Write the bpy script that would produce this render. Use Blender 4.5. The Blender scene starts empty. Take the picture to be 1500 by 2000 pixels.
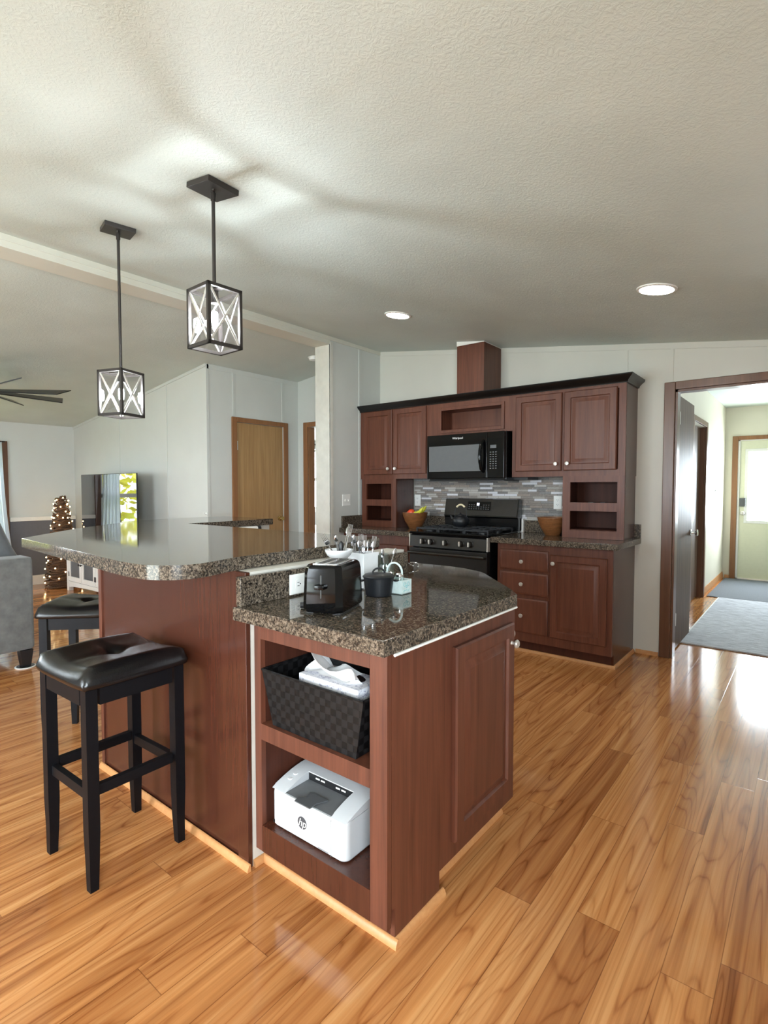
import bpy, bmesh, math, random
from mathutils import Vector, Matrix
C = bpy.context.scene.collection
S = bpy.context.scene
PI = math.pi
rnd = random.Random(7)

# ------------------------------------------------------------------ camera
F_PX, CAM_H = 1053.0, 1.30
PITCH, YAW = math.atan(45 / F_PX), math.atan(840 / F_PX)
cam = bpy.data.cameras.new('camera'); cam.sensor_fit = 'VERTICAL'; cam.sensor_height = 36.0
cam.lens = 36.0 * F_PX / 2000.0; cam.clip_start = 0.02; cam.clip_end = 200
cam_o = bpy.data.objects.new('camera', cam); C.objects.link(cam_o)
cam_o.location = (0, 0, CAM_H); cam_o.rotation_euler = (PI / 2 - PITCH, 0, YAW)
S.camera = cam_o

# ------------------------------------------------------------------ light
W = bpy.data.worlds.new('sky'); S.world = W; W.use_nodes = True
bg = W.node_tree.nodes['Background']; bg.inputs[0].default_value = (0.86, 0.93, 1.0, 1); bg.inputs[1].default_value = 7.0
S.view_settings.view_transform = 'Standard'; S.view_settings.look = 'None'
S.view_settings.exposure = 0.86; S.view_settings.gamma = 1.0; S.view_settings.use_curve_mapping = False
S.cycles.use_denoising = True; S.cycles.max_bounces = 10; S.cycles.diffuse_bounces = 5; S.cycles.glossy_bounces = 5
S.cycles.transparent_max_bounces = 12; S.cycles.sample_clamp_indirect = 6.0; S.cycles.caustics_reflective = False; S.cycles.caustics_refractive = False
def daylight(name, loc, rot, sx, sy, power, col=(0.80, 0.92, 1.0)):
    l = bpy.data.lights.new(name, 'AREA'); l.shape = 'RECTANGLE'; l.size = sx; l.size_y = sy; l.energy = power; l.color = col
    o = bpy.data.objects.new(name, l); C.objects.link(o); o.location = loc; o.rotation_euler = rot; return o
# daylight through each window of the house, just outside the glass
daylight('daylight_patio_door', (-2.6, -3.42, 1.05), (-PI / 2, 0, PI), 2.3, 2.0, 116)
daylight('daylight_dining_window', (1.10, -1.2, 1.35), (0, PI / 2, 0), 1.2, 1.7, 168)
daylight('daylight_entry_door', (-0.42, 9.48, 1.35), (-PI / 2, 0, 0), 0.68, 1.0, 70)
daylight('daylight_front_window', (-8.52, -0.9, 1.25), (0, -PI / 2, 0), 1.2, 1.5, 80)
daylight('daylight_bedroom_window', (-7.2, 7.75, 1.5), (-PI / 2, 0, 0), 1.5, 1.0, 70)

# ------------------------------------------------------------------ materials
def lin(c): return tuple(((v / 255) / 12.92 if v / 255 <= 0.04045 else ((v / 255 + 0.055) / 1.055) ** 2.4) for v in c) + (1,)
class N:
    def __init__(s, name):
        s.m = bpy.data.materials.new(name); s.m.use_nodes = True; s.t = s.m.node_tree; s.b = s.t.nodes['Principled BSDF']
        s.out = s.t.nodes['Material Output']
    def n(s, typ, **kw):
        x = s.t.nodes.new(typ)
        for k, v in kw.items():
            if hasattr(x, k): setattr(x, k, v)
        return x
    def l(s, a, b): s.t.links.new(a, b)
    def co(s, scale=(1, 1, 1), rot=(0, 0, 0), loc=(0, 0, 0), gen='Object'):
        t = s.n('ShaderNodeTexCoord'); m = s.n('ShaderNodeMapping')
        m.inputs['Scale'].default_value = scale; m.inputs['Rotation'].default_value = rot; m.inputs['Location'].default_value = loc
        s.l(t.outputs[gen], m.inputs[0]); return m.outputs[0]
    def noise(s, v, scale, detail=3, rough=0.55, dist=0.0):
        x = s.n('ShaderNodeTexNoise'); x.inputs['Scale'].default_value = scale; x.inputs['Detail'].default_value = detail
        x.inputs['Roughness'].default_value = rough; x.inputs['Distortion'].default_value = dist
        if v is not None: s.l(v, x.inputs['Vector'])
        return x
    def ramp(s, f, stops, interp='LINEAR'):
        r = s.n('ShaderNodeValToRGB'); r.color_ramp.interpolation = interp; e = r.color_ramp.elements
        while len(e) < len(stops): e.new(0.5)
        for i, (p, c) in enumerate(stops): e[i].position = p; e[i].color = c
        s.l(f, r.inputs[0]); return r.outputs[0]
    def math(s, op, a, b=None, c=None):
        x = s.n('ShaderNodeMath', operation=op)
        for i, v in enumerate((a, b, c)):
            if v is None: continue
            if hasattr(v, 'links'): s.l(v, x.inputs[i])
            else: x.inputs[i].default_value = v
        return x.outputs[0]
    def mix(s, f, a, b, blend='MIX'):
        x = s.n('ShaderNodeMix', data_type='RGBA', blend_type=blend)
        for k, v in ((0, f), (6, a), (7, b)):
            if hasattr(v, 'links'): s.l(v, x.inputs[k])
            else: x.inputs[k].default_value = v
        return x.outputs[2]
    def bump(s, h, strength=0.3, dist=0.01):
        x = s.n('ShaderNodeBump'); x.inputs['Strength'].default_value = strength; x.inputs['Distance'].default_value = dist
        s.l(h, x.inputs['Height']); s.l(x.outputs[0], s.b.inputs['Normal'])
    def set(s, **kw):
        for k, v in kw.items():
            k = {'base': 'Base Color', 'rough': 'Roughness', 'metal': 'Metallic', 'spec': 'Specular IOR Level', 'coat': 'Coat Weight', 'coatr': 'Coat Roughness', 'sheen': 'Sheen Weight'}.get(k, k)
            if hasattr(v, 'links'): s.l(v, s.b.inputs[k])
            else: s.b.inputs[k].default_value = v
        return s
M = {}
def plain(key, rgb, rough=0.5, metal=0.0, spec=0.5, var=0.06, scale=30, bump=0.0, bscale=200, **kw):
    a = N(key); v = a.co(); nz = a.noise(v, scale)
    c = lin(rgb); d = tuple(x * (1 - var) for x in c[:3]) + (1,); e = tuple(min(1, x * (1 + var)) for x in c[:3]) + (1,)
    a.set(base=a.ramp(nz.outputs[0], [(0.3, d), (0.7, e)]), rough=rough, metal=metal, spec=spec, **kw)
    if bump: a.bump(a.noise(v, bscale, 2).outputs[0], bump, 0.004)
    M[key] = a.m; return a
def wood(key, dark, light, rough=0.3, stretch=(1, 1, 0.06), freq=34, coat=0.0, contrast=(0.3, 0.72), spec=0.5):
    a = N(key); v = a.co(stretch); nz = a.noise(v, freq, 4, 0.6, 0.4)
    v2 = a.co((stretch[0] * 8, stretch[1] * 8, stretch[2] * 1.5)); n2 = a.noise(v2, freq, 2)
    f = a.math('ADD', a.math('MULTIPLY', nz.outputs[0], 0.7), a.math('MULTIPLY', n2.outputs[0], 0.3))
    a.set(base=a.ramp(f, [(contrast[0], lin(dark)), (contrast[1], lin(light))]), rough=rough, coat=coat, coatr=0.12, spec=spec)
    M[key] = a.m; return a
def emit(key, rgb, strength):
    a = N(key); a.set(base=lin(rgb)); a.b.inputs['Emission Color'].default_value = lin(rgb); a.b.inputs['Emission Strength'].default_value = strength
    M[key] = a.m
def pane(key, tint=(1, 1, 1), gloss=0.08, rough=0.0):
    a = N(key); t = a.n('ShaderNodeBsdfTransparent'); t.inputs[0].default_value = tint + (1,)
    g = a.n('ShaderNodeBsdfGlossy'); g.inputs['Roughness'].default_value = rough
    x = a.n('ShaderNodeMixShader'); x.inputs[0].default_value = gloss
    a.l(t.outputs[0], x.inputs[1]); a.l(g.outputs[0], x.inputs[2]); a.l(x.outputs[0], a.out.inputs['Surface']); M[key] = a.m

plain('wall_paint', (202, 204, 200), 0.62, var=0.02, scale=3, bump=0.05, bscale=300, spec=0.3)
plain('downlit_wall_paint', (207, 204, 195), 0.62, var=0.02, scale=3, spec=0.3)  # wall paint tinted warmer, the downlights' glow put into its colour
plain('hall_paint', (222, 216, 198), 0.5, var=0.02, scale=3, spec=0.35)
plain('wainscot', (96, 98, 106), 0.6, var=0.03)
plain('white_trim', (232, 231, 226), 0.4, var=0.02)
plain('beam_paint', (206, 204, 192), 0.55, var=0.02, scale=4)
plain('cream', (206, 203, 194), 0.5, var=0.06, scale=12)
plain('plastic_white', (236, 236, 232), 0.3, var=0.01)
plain('printer_shell', (202, 204, 206), 0.35, var=0.01)
plain('tray_grey', (108, 110, 112), 0.5, var=0.04)
plain('plastic_grey', (88, 90, 92), 0.45, var=0.04)
plain('plastic_dark', (26, 26, 28), 0.35, var=0.05)
plain('gloss_black', (7, 7, 8), 0.08, var=0.05, spec=0.28)
plain('appliance', (15, 15, 16), 0.16, var=0.04)
plain('slate_steel', (62, 60, 58), 0.32, metal=0.75, var=0.05)
plain('cast_iron', (24, 26, 30), 0.42, var=0.08, bump=0.05)
plain('bronze', (52, 47, 44), 0.42, metal=0.35, var=0.06)
plain('nickel', (214, 210, 202), 0.34, metal=0.6, var=0.03)
plain('chrome', (225, 226, 228), 0.12, metal=1.0, var=0.02)
plain('silver', (196, 197, 202), 0.16, metal=1.0, var=0.04)
plain('brass', (196, 166, 110), 0.25, metal=1.0, var=0.03)
plain('stool_wood', (14, 14, 17), 0.46, var=0.12, scale=60, spec=0.16)
plain('leather', (16, 15, 16), 0.24, var=0.12, scale=90, bump=0.12, bscale=260, spec=0.45)
plain('crown_black', (16, 15, 15), 0.3)
plain('velvet', (92, 92, 90), 0.85, var=0.22, scale=16, sheen=0.3)
plain('cushion_velvet', (88, 90, 92), 0.85, var=0.14, scale=14, sheen=0.3)
a = N('sheer'); tr_ = a.n('ShaderNodeBsdfTranslucent'); tr_.inputs[0].default_value = (0.86, 0.9, 0.94, 1); df_ = a.n('ShaderNodeBsdfDiffuse'); df_.inputs[0].default_value = (0.86, 0.9, 0.94, 1); mx_ = a.n('ShaderNodeMixShader'); mx_.inputs[0].default_value = 0.6
a.l(df_.outputs[0], mx_.inputs[1]); a.l(tr_.outputs[0], mx_.inputs[2]); a.l(mx_.outputs[0], a.out.inputs['Surface']); M['sheer'] = a.m
plain('dark_curtain', (20, 20, 22), 0.8)
plain('bedding', (235, 235, 236), 0.85, var=0.02)
plain('tissue', (240, 240, 240), 0.8, var=0.02, scale=60)
plain('porcelain', (226, 228, 230), 0.18, var=0.02)
plain('caddy_glaze', (204, 219, 216), 0.3, var=0.1, scale=60)
plain('caddy_print', (140, 188, 190), 0.4)
plain('salt', (236, 230, 214), 0.6)
plain('tomato', (214, 74, 40), 0.25, var=0.15, scale=20)
plain('peach', (214, 110, 84), 0.4, var=0.2, scale=20)
plain('banana', (208, 206, 62), 0.45, var=0.18, scale=24)
plain('bone_handle', (226, 214, 180), 0.35)
plain('twig', (92, 66, 46), 0.8, var=0.4, scale=60, bump=0.4, bscale=90)
plain('carpet_mat', (106, 110, 116), 0.95, var=0.25, scale=120, bump=0.4, bscale=300)
plain('door_paint', (216, 216, 190), 0.45, var=0.02)
plain('leaf_yellow', (250, 232, 96), 0.7, var=0.4, scale=6)
plain('bark', (70, 58, 46), 0.9)
plain('lawn', (128, 140, 84), 0.9, var=0.2, scale=2)
plain('caulk', (228, 228, 224), 0.5)
plain('frost_white', (240, 242, 244), 0.6)
plain('fan_blade', (24, 20, 19), 0.3, var=0.2, scale=40)
wood('cherry', (76, 41, 29), (112, 66, 48), 0.42, spec=0.4)
wood('cherry_panel', (64, 33, 22), (80, 43, 30), 0.26, coat=0.1, freq=60)
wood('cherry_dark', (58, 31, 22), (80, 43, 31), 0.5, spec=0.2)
wood('oak_door', (142, 106, 66), (182, 146, 100), 0.42, stretch=(1, 1, 0.05), freq=26)
wood('oak_trim', (124, 82, 50), (152, 106, 68), 0.38)
wood('walnut_trim', (88, 58, 42), (118, 80, 58), 0.32)
wood('walnut_door', (66, 48, 37), (122, 98, 80), 0.5, stretch=(1, 1, 0.05), freq=40, spec=0.18)
wood('molding', (184, 126, 76), (212, 156, 102), 0.4, stretch=(0.3, 0.3, 1))
wood('bowl_wood', (96, 58, 32), (150, 98, 58), 0.3, stretch=(0.4, 0.4, 3), freq=22)
pane('glass'); pane('lantern_glass', (0.97, 0.97, 0.98), 0.05); pane('smoked', (0.25, 0.27, 0.28), 0.25, 0.02); pane('jar_glass', (0.9, 0.95, 0.94), 0.14, 0.03)
emit('bulb_glow', (240, 250, 255), 760.0); emit('can_glow', (255, 250, 240), 44.0); emit('fairy_glow', (255, 214, 150), 9.0); emit('clock_glow', (220, 232, 255), 3.0)
# printed lettering / marks
plain('mark_white', (236, 236, 236), 0.4, var=0.0); plain('mark_grey', (70, 72, 76), 0.4, var=0.0); plain('key_grey', (120, 122, 124), 0.4, var=0.0)

def granite(key, gain=1.0):
    a = N(key); v = a.co(); n1 = a.noise(v, 130, 3, 0.6, 0.6); n2 = a.noise(v, 42, 3, 0.6)
    f = a.math('ADD', a.math('MULTIPLY', n1.outputs[0], 0.75), a.math('MULTIPLY', n2.outputs[0], 0.25))
    c = a.ramp(f, [(0.36, lin((30, 27, 25))), (0.46, lin((66, 59, 52))), (0.53, lin((98, 87, 74))), (0.60, lin((132, 120, 106))), (0.68, lin((64, 58, 54)))])
    n3 = a.noise(v, 210, 2); g = a.ramp(n3.outputs[0], [(0.36, (0.35, 0.33, 0.31, 1)), (0.47, (1, 1, 1, 1))])
    ge = a.n('ShaderNodeNewGeometry'); sz = a.n('ShaderNodeSeparateXYZ'); a.l(ge.outputs['Normal'], sz.inputs[0])
    rr_ = a.n('ShaderNodeMapRange'); rr_.inputs[1].default_value = 0.6; rr_.inputs[2].default_value = 0.98; rr_.inputs[3].default_value = 0.17; rr_.inputs[4].default_value = 0.055; a.l(a.math('ABSOLUTE', sz.outputs[2]), rr_.inputs[0])
    a.set(base=a.mix(1.0, c, g, 'MULTIPLY'), rough=rr_.outputs[0], spec=0.45); M[key] = a.m
granite('granite')
def ceiling_mat():
    a = N('ceiling_texture'); v = a.co(); n1 = a.noise(v, 46, 4, 0.62, 1.6); n2 = a.noise(v, 2.2, 2)
    vo = a.n('ShaderNodeTexVoronoi', feature='DISTANCE_TO_EDGE'); vo.inputs['Scale'].default_value = 42
    d = a.noise(v, 9, 2); mx = a.mix(0.12, v, d.outputs[1]); a.l(mx, vo.inputs['Vector'])
    r = a.ramp(n1.outputs[0], [(0.42, (0, 0, 0, 1)), (0.62, (1, 1, 1, 1))])
    c = a.ramp(n2.outputs[0], [(0.3, lin((195, 202, 196))), (0.7, lin((203, 210, 204)))])
    a.set(base=c, rough=0.55, spec=0.3); a.bump(r, 0.22, 0.005); M['ceiling_texture'] = a.m
ceiling_mat()
def floor_mat():
    a = N('laminate'); t = a.n('ShaderNodeTexCoord'); s = a.n('ShaderNodeSeparateXYZ'); a.l(t.outputs['Object'], s.inputs[0])
    PWD, PL = 0.1235, 1.21
    u = a.math('DIVIDE', a.math('ADD', s.outputs[0], 30 * PWD + 0.907), PWD); row = a.math('FLOOR', u); fu = a.math('FRACT', u)
    wn = a.n('ShaderNodeTexWhiteNoise', noise_dimensions='1D'); a.l(row, wn.inputs['W'])
    vv = a.math('ADD', a.math('DIVIDE', s.outputs[1], PL), a.math('MULTIPLY', wn.outputs[0], 5.0)); col = a.math('FLOOR', vv); fv = a.math('FRACT', vv)
    cid = a.n('ShaderNodeCombineXYZ'); a.l(row, cid.inputs[0]); a.l(col, cid.inputs[1])
    w2 = a.n('ShaderNodeTexWhiteNoise', noise_dimensions='3D'); a.l(cid.outputs[0], w2.inputs['Vector'])
    off = a.n('ShaderNodeVectorMath', operation='MULTIPLY_ADD'); a.l(w2.outputs[1], off.inputs[0]); off.inputs[1].default_value = (19, 23, 17)
    st = a.n('ShaderNodeMapping'); st.inputs['Scale'].default_value = (1, 0.10, 1); a.l(t.outputs['Object'], st.inputs[0]); a.l(st.outputs[0], off.inputs[2])
    cath = a.noise(off.outputs[0], 6.5, 1.6, 0.45, 0.35)
    rings = a.math('FRACT', a.math('MULTIPLY', cath.outputs[0], 17.0))
    tri = a.math('ABSOLUTE', a.math('SUBTRACT', a.math('MULTIPLY', rings, 2.0), 1.0))
    fib = a.n('ShaderNodeMapping'); fib.inputs['Scale'].default_value = (1, 0.16, 1); a.l(off.outputs[0], fib.inputs[0])
    fine = a.noise(fib.outputs[0], 120, 3, 0.6); med = a.noise(fib.outputs[0], 26, 3, 0.6)
    base = a.ramp(med.outputs[0], [(0.28, lin((158, 100, 56))), (0.5, lin((198, 136, 82))), (0.74, lin((218, 162, 106)))])
    dark = a.ramp(tri, [(0.45, (1, 1, 1, 1)), (0.82, (0.86, 0.78, 0.72, 1)), (0.98, (0.56, 0.42, 0.32, 1))])
    c = a.mix(a.ramp(med.outputs[0], [(0.35, (0.85, 0.85, 0.85, 1)), (0.65, (0.42, 0.42, 0.42, 1))]), base, a.mix(1.0, base, dark, 'MULTIPLY'))
    ff = a.ramp(fine.outputs[0], [(0.3, (0.78, 0.72, 0.66, 1)), (0.6, (1.04, 1.04, 1.04, 1))]); c = a.mix(0.7, c, a.mix(1.0, c, ff, 'MULTIPLY'))
    tone = a.ramp(w2.outputs[0], [(0.0, (0.76, 0.68, 0.62, 1)), (0.35, (0.96, 0.94, 0.92, 1)), (1.0, (1.08, 1.08, 1.06, 1))]); c = a.mix(1.0, c, tone, 'MULTIPLY')
    eu = a.math('MINIMUM', fu, a.math('SUBTRACT', 1.0, fu)); ev = a.math('MULTIPLY', a.math('MINIMUM', fv, a.math('SUBTRACT', 1.0, fv)), PL / PWD)
    e = a.math('MINIMUM', eu, ev); gap = a.ramp(e, [(0.004, (0.42, 0.36, 0.32, 1)), (0.013, (1, 1, 1, 1))]); c = a.mix(0.8, c, a.mix(1.0, c, gap, 'MULTIPLY'))
    a.set(base=c, rough=0.13, spec=0.5, coat=0.2, coatr=0.06); a.bump(gap, 0.15, 0.001); M['laminate'] = a.m
floor_mat()
def tile_mat():
    a = N('mosaic'); t = a.n('ShaderNodeTexCoord'); s = a.n('ShaderNodeSeparateXYZ'); a.l(t.outputs['Object'], s.inputs[0])
    z = a.math('DIVIDE', s.outputs[2], 0.0205); row = a.math('FLOOR', z); fz = a.math('FRACT', z)
    wn = a.n('ShaderNodeTexWhiteNoise', noise_dimensions='1D'); a.l(row, wn.inputs['W'])
    ln = a.math('MULTIPLY_ADD', wn.outputs[0], 0.07, 0.075); x = a.math('ADD', a.math('DIVIDE', s.outputs[0], ln), a.math('MULTIPLY', wn.outputs[0], 37.0)); col = a.math('FLOOR', x); fx = a.math('FRACT', x)
    cid = a.n('ShaderNodeCombineXYZ'); a.l(row, cid.inputs[0]); a.l(col, cid.inputs[1])
    w2 = a.n('ShaderNodeTexWhiteNoise', noise_dimensions='3D'); a.l(cid.outputs[0], w2.inputs['Vector'])
    c = a.ramp(w2.outputs[0], [(0.0, lin((116, 102, 90))), (0.2, lin((158, 150, 138))), (0.36, lin((84, 78, 74))), (0.5, lin((186, 180, 172))), (0.64, lin((138, 120, 104))), (0.76, lin((224, 224, 230))), (0.9, lin((112, 108, 106)))], 'CONSTANT')
    nz = a.noise(a.co((6, 6, 30)), 12, 3); c = a.mix(0.25, c, nz.outputs[0])
    e = a.math('MINIMUM', a.math('MINIMUM', fz, a.math('SUBTRACT', 1.0, fz)), a.math('MULTIPLY', a.math('MINIMUM', fx, a.math('SUBTRACT', 1.0, fx)), 5.0))
    g = a.ramp(e, [(0.04, (0.5, 0.48, 0.46, 1)), (0.09, (1, 1, 1, 1))])
    a.set(base=a.mix(1.0, c, g, 'MULTIPLY'), rough=0.2, spec=0.5); a.bump(g, 0.3, 0.002); M['mosaic'] = a.m
tile_mat()
def weave_mat():
    a = N('woven_strap'); v = a.co(loc=(0.003, 0.003, 0.004)); sp = a.n('ShaderNodeSeparateXYZ'); a.l(v, sp.inputs[0]); cb = a.n('ShaderNodeCombineXYZ'); a.l(a.math('ADD', sp.outputs[0], sp.outputs[1]), cb.inputs[0]); a.l(sp.outputs[2], cb.inputs[1])
    ck = a.n('ShaderNodeTexChecker'); ck.inputs['Scale'].default_value = 44; a.l(cb.outputs[0], ck.inputs['Vector'])
    nz = a.noise(v, 60, 2); c = a.mix(ck.outputs['Fac'], lin((10, 10, 11)), lin((27, 27, 28)))
    a.set(base=a.mix(0.2, c, nz.outputs[0], 'MULTIPLY'), rough=0.45, spec=0.3); a.bump(ck.outputs['Fac'], 0.8, 0.003); M['woven_strap'] = a.m
weave_mat()
def rug_mat():
    a = N('rug_pile'); v = a.co((1.2, 6, 1)); n1 = a.noise(v, 7, 5, 0.7); n2 = a.noise(a.co(), 160, 2)
    f = a.math('ADD', a.math('MULTIPLY', n1.outputs[0], 0.75), a.math('MULTIPLY', n2.outputs[0], 0.25))
    a.set(base=a.ramp(f, [(0.34, lin((150, 150, 158))), (0.5, lin((194, 196, 204))), (0.66, lin((228, 230, 236)))]), rough=0.95); a.bump(n2.outputs[0], 0.4, 0.004); M['rug_pile'] = a.m
rug_mat()
def tissue_box_mat():
    a = N('tissue_box_card'); v = a.co(); n1 = a.noise(v, 38, 2, 0.5, 2.0)
    a.set(base=a.ramp(n1.outputs[0], [(0.40, lin((236, 236, 240))), (0.56, lin((226, 226, 234))), (0.62, lin((150, 148, 176))), (0.66, lin((232, 232, 236)))]), rough=0.5); M['tissue_box_card'] = a.m
tissue_box_mat()
def screen_mat():
    a = N('screen'); a.set(base=(0.006, 0.006, 0.007, 1), rough=0.02, spec=1.0, coat=1.0, coatr=0.01); M['screen'] = a.m
screen_mat()

# ------------------------------------------------------------------ mesh helpers
def face(bm, vs):
    try: return bm.faces.new(vs)
    except ValueError: return None
def box(bm, x0, x1, y0, y1, z0, z1, bev=0.0, seg=2):
    vs = [bm.verts.new((x, y, z)) for z in (z0, z1) for y in (y0, y1) for x in (x0, x1)]
    fs = [face(bm, [vs[i] for i in q]) for q in ((0, 2, 3, 1), (4, 5, 7, 6), (0, 1, 5, 4), (2, 6, 7, 3), (0, 4, 6, 2), (1, 3, 7, 5))]
    if bev:
        es = list({e for f in fs for e in f.edges}); bmesh.ops.bevel(bm, geom=es, offset=bev, segments=seg, affect='EDGES', profile=0.5)
    return vs
def prism(bm, pts, z0, z1, axis='z', bev=0.0, seg=3):
    """extrude a 2-D outline; axis 'z': pts=(x,y); 'y': pts=(x,z); 'x': pts=(y,z)"""
    f = {'z': lambda p, h: (p[0], p[1], h), 'y': lambda p, h: (p[0], h, p[1]), 'x': lambda p, h: (h, p[0], p[1])}[axis]
    a = [bm.verts.new(f(p, z0)) for p in pts]; b = [bm.verts.new(f(p, z1)) for p in pts]; n = len(pts)
    fs = [face(bm, list(reversed(a))), face(bm, b)] + [face(bm, [a[i], a[(i + 1) % n], b[(i + 1) % n], b[i]]) for i in range(n)]
    if bev:
        es = list({e for q in fs[:2] for e in q.edges}); bmesh.ops.bevel(bm, geom=es, offset=bev, segments=seg, affect='EDGES', profile=0.5)
def lathe(bm, prof, c=(0, 0, 0), n=24, axis='z', sx=1.0, sy=1.0):
    """prof: list of (r, h)"""
    rings = []
    for r, h in prof:
        ring = []
        for k in range(n if r > 1e-6 else 1):
            a = 2 * PI * k / n; p = (r * math.cos(a) * sx, r * math.sin(a) * sy, h)
            if axis == 'y': p = (p[0], p[2], p[1])
            if axis == 'x': p = (p[2], p[0], p[1])
            ring.append(bm.verts.new((c[0] + p[0], c[1] + p[1], c[2] + p[2])))
        rings.append(ring)
    for a, b in zip(rings, rings[1:]):
        for k in range(n):
            if len(a) == 1 and len(b) == 1: continue
            if len(a) == 1: face(bm, [a[0], b[k], b[(k + 1) % n]])
            elif len(b) == 1: face(bm, [a[k], a[(k + 1) % n], b[0]])
            else: face(bm, [a[k], a[(k + 1) % n], b[(k + 1) % n], b[k]])
    for r in (rings[0], rings[-1]):
        if len(r) > 2: face(bm, r)
def tube(bm, pts, r, n=10, closed=False, r_end=None):
    pts = [Vector(p) for p in pts]; rings = []; m = len(pts); u = None
    for i, p in enumerate(pts):
        a = pts[i - 1] if (i > 0 or closed) else p; b = pts[(i + 1) % m] if (i < m - 1 or closed) else p
        t = (b - a).normalized()
        if u is None: u = t.orthogonal()
        u = u - t * u.dot(t)
        if u.length < 1e-6: u = t.orthogonal()
        u.normalize(); v = t.cross(u); rr = r if r_end is None else r + (r_end - r) * i / max(1, m - 1)
        rings.append([bm.verts.new(p + u * (rr * math.cos(2 * PI * k / n)) + v * (rr * math.sin(2 * PI * k / n))) for k in range(n)])
    for i in range(m if closed else m - 1):
        a, b = rings[i], rings[(i + 1) % m]
        for k in range(n): face(bm, [a[k], a[(k + 1) % n], b[(k + 1) % n], b[k]])
    if not closed: face(bm, rings[0]); face(bm, list(reversed(rings[-1])))
def bar(bm, a, b, w, h, up=(0, 0, 1)):
    """square bar from a to b, width w across, height h along 'up'"""
    a, b = Vector(a), Vector(b); t = (b - a).normalized(); u = t.cross(Vector(up))
    if u.length < 1e-4: u = t.cross(Vector((1, 0, 0)))
    u.normalize(); v = u.cross(t).normalized()
    A = [bm.verts.new(a + u * sx * w / 2 + v * sy * h / 2) for sx, sy in ((-1, -1), (1, -1), (1, 1), (-1, 1))]
    B = [bm.verts.new(b + u * sx * w / 2 + v * sy * h / 2) for sx, sy in ((-1, -1), (1, -1), (1, 1), (-1, 1))]
    face(bm, A); face(bm, list(reversed(B)))
    for k in range(4): face(bm, [A[k], B[k], B[(k + 1) % 4], A[(k + 1) % 4]])
def rect_loft(bm, Mx, w, h, loops, back=True):
    """nested rectangles (inset, depth) in the u,v plane of matrix Mx (n = out)"""
    rs = [[bm.verts.new(Mx @ Vector((x, y, d))) for x, y in ((i, i), (w - i, i), (w - i, h - i), (i, h - i))] for i, d in loops]
    for a, b in zip(rs, rs[1:]):
        for k in range(4): face(bm, [a[k], a[(k + 1) % 4], b[(k + 1) % 4], b[k]])
    face(bm, rs[-1])
    if back: face(bm, list(reversed(rs[0])))
def rounded_rect(x0, x1, y0, y1, r, n=5):
    out = []
    for cx_, cy_, a in ((x1 - r, y0 + r, -PI / 2), (x1 - r, y1 - r, 0), (x0 + r, y1 - r, PI / 2), (x0 + r, y0 + r, PI)):
        out += [(cx_ + r * math.cos(a + PI / 2 * k / n), cy_ + r * math.sin(a + PI / 2 * k / n)) for k in range(n + 1)]
    return out
def loft(bm, sections):
    rs = [[bm.verts.new(p) for p in s] for s in sections]; n = len(rs[0])
    face(bm, list(reversed(rs[0]))); face(bm, rs[-1])
    for a, b in zip(rs, rs[1:]):
        for k in range(n): face(bm, [a[k], a[(k + 1) % n], b[(k + 1) % n], b[k]])
def facing(o, n):
    """matrix whose local x,y run across/up a vertical face that looks along n, origin o at its lower left as seen from in front"""
    n = Vector(n).normalized(); v = Vector((0, 0, 1)); u = v.cross(n)
    m = Matrix.Identity(4)
    for i in range(3): m[i][0], m[i][1], m[i][2], m[i][3] = u[i], v[i], n[i], o[i]
    return m
def ball(bm, c, r, sx=1, sy=1, sz=1, u=14, v=10):
    bmesh.ops.create_uvsphere(bm, u_segments=u, v_segments=v, radius=r, matrix=Matrix.Translation(c) @ Matrix.Diagonal((sx, sy, sz, 1)))
def root_loc(o):
    v = Vector((0, 0, 0))
    while o is not None: v += o.location; o = o.parent
    return v
def obj(name, bm, mat, parent=None, local=False, smooth=40, loc=None):
    """link bm as ONE object. World coordinates unless local; loc = where its origin goes"""
    bmesh.ops.recalc_face_normals(bm, faces=bm.faces)
    me = bpy.data.meshes.new(name); org = Vector(loc) if loc is not None else Vector((0, 0, 0))
    if not local:
        shift = org + (root_loc(parent) if parent is not None else Vector((0, 0, 0)))
        bmesh.ops.translate(bm, verts=bm.verts, vec=-shift)
    bm.to_mesh(me); bm.free(); me.materials.append(M[mat] if isinstance(mat, str) else mat)
    if smooth:
        me.polygons.foreach_set('use_smooth', [True] * len(me.polygons)); me.set_sharp_from_angle(angle=math.radians(smooth))
    o = bpy.data.objects.new(name, me); C.objects.link(o)
    if smooth == 40:
        wn = o.modifiers.new('weighted_normals', 'WEIGHTED_NORMAL'); wn.keep_sharp = True; wn.weight = 90
    if parent is not None: o.parent = parent
    o.location = org; return o
def B(*boxes, bev=0.0):
    bm = bmesh.new()
    for b in boxes: box(bm, *b, bev=bev)
    return bm
def thing(name, label, cat, loc=(0, 0, 0), rotz=0.0, group=None):
    o = bpy.data.objects.new(name, None); o.empty_display_size = 0.1; C.objects.link(o); o.location = loc; o.rotation_euler = (0, 0, rotz)
    o['label'] = label; o['category'] = cat
    if group: o['group'] = group
    return o
def tag(o, label, cat, group=None):
    o['label'] = label; o['category'] = cat
    if group: o['group'] = group
    return o
def struct(name, bm, mat, parent=None, smooth=40):
    o = obj(name, bm, mat, parent, smooth=smooth)
    if parent is None: o['kind'] = 'structure'
    return o
def copy_thing(r, loc, label, rotz=None):
    c = r.copy(); C.objects.link(c); c.location = loc; c['label'] = label
    if rotz is not None: c.rotation_euler = (0, 0, rotz)
    for ch in list(r.children):
        d = ch.copy(); C.objects.link(d); d.parent = c
        for g in ch.children:
            e = g.copy(); C.objects.link(e); e.parent = d
    return c
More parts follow.
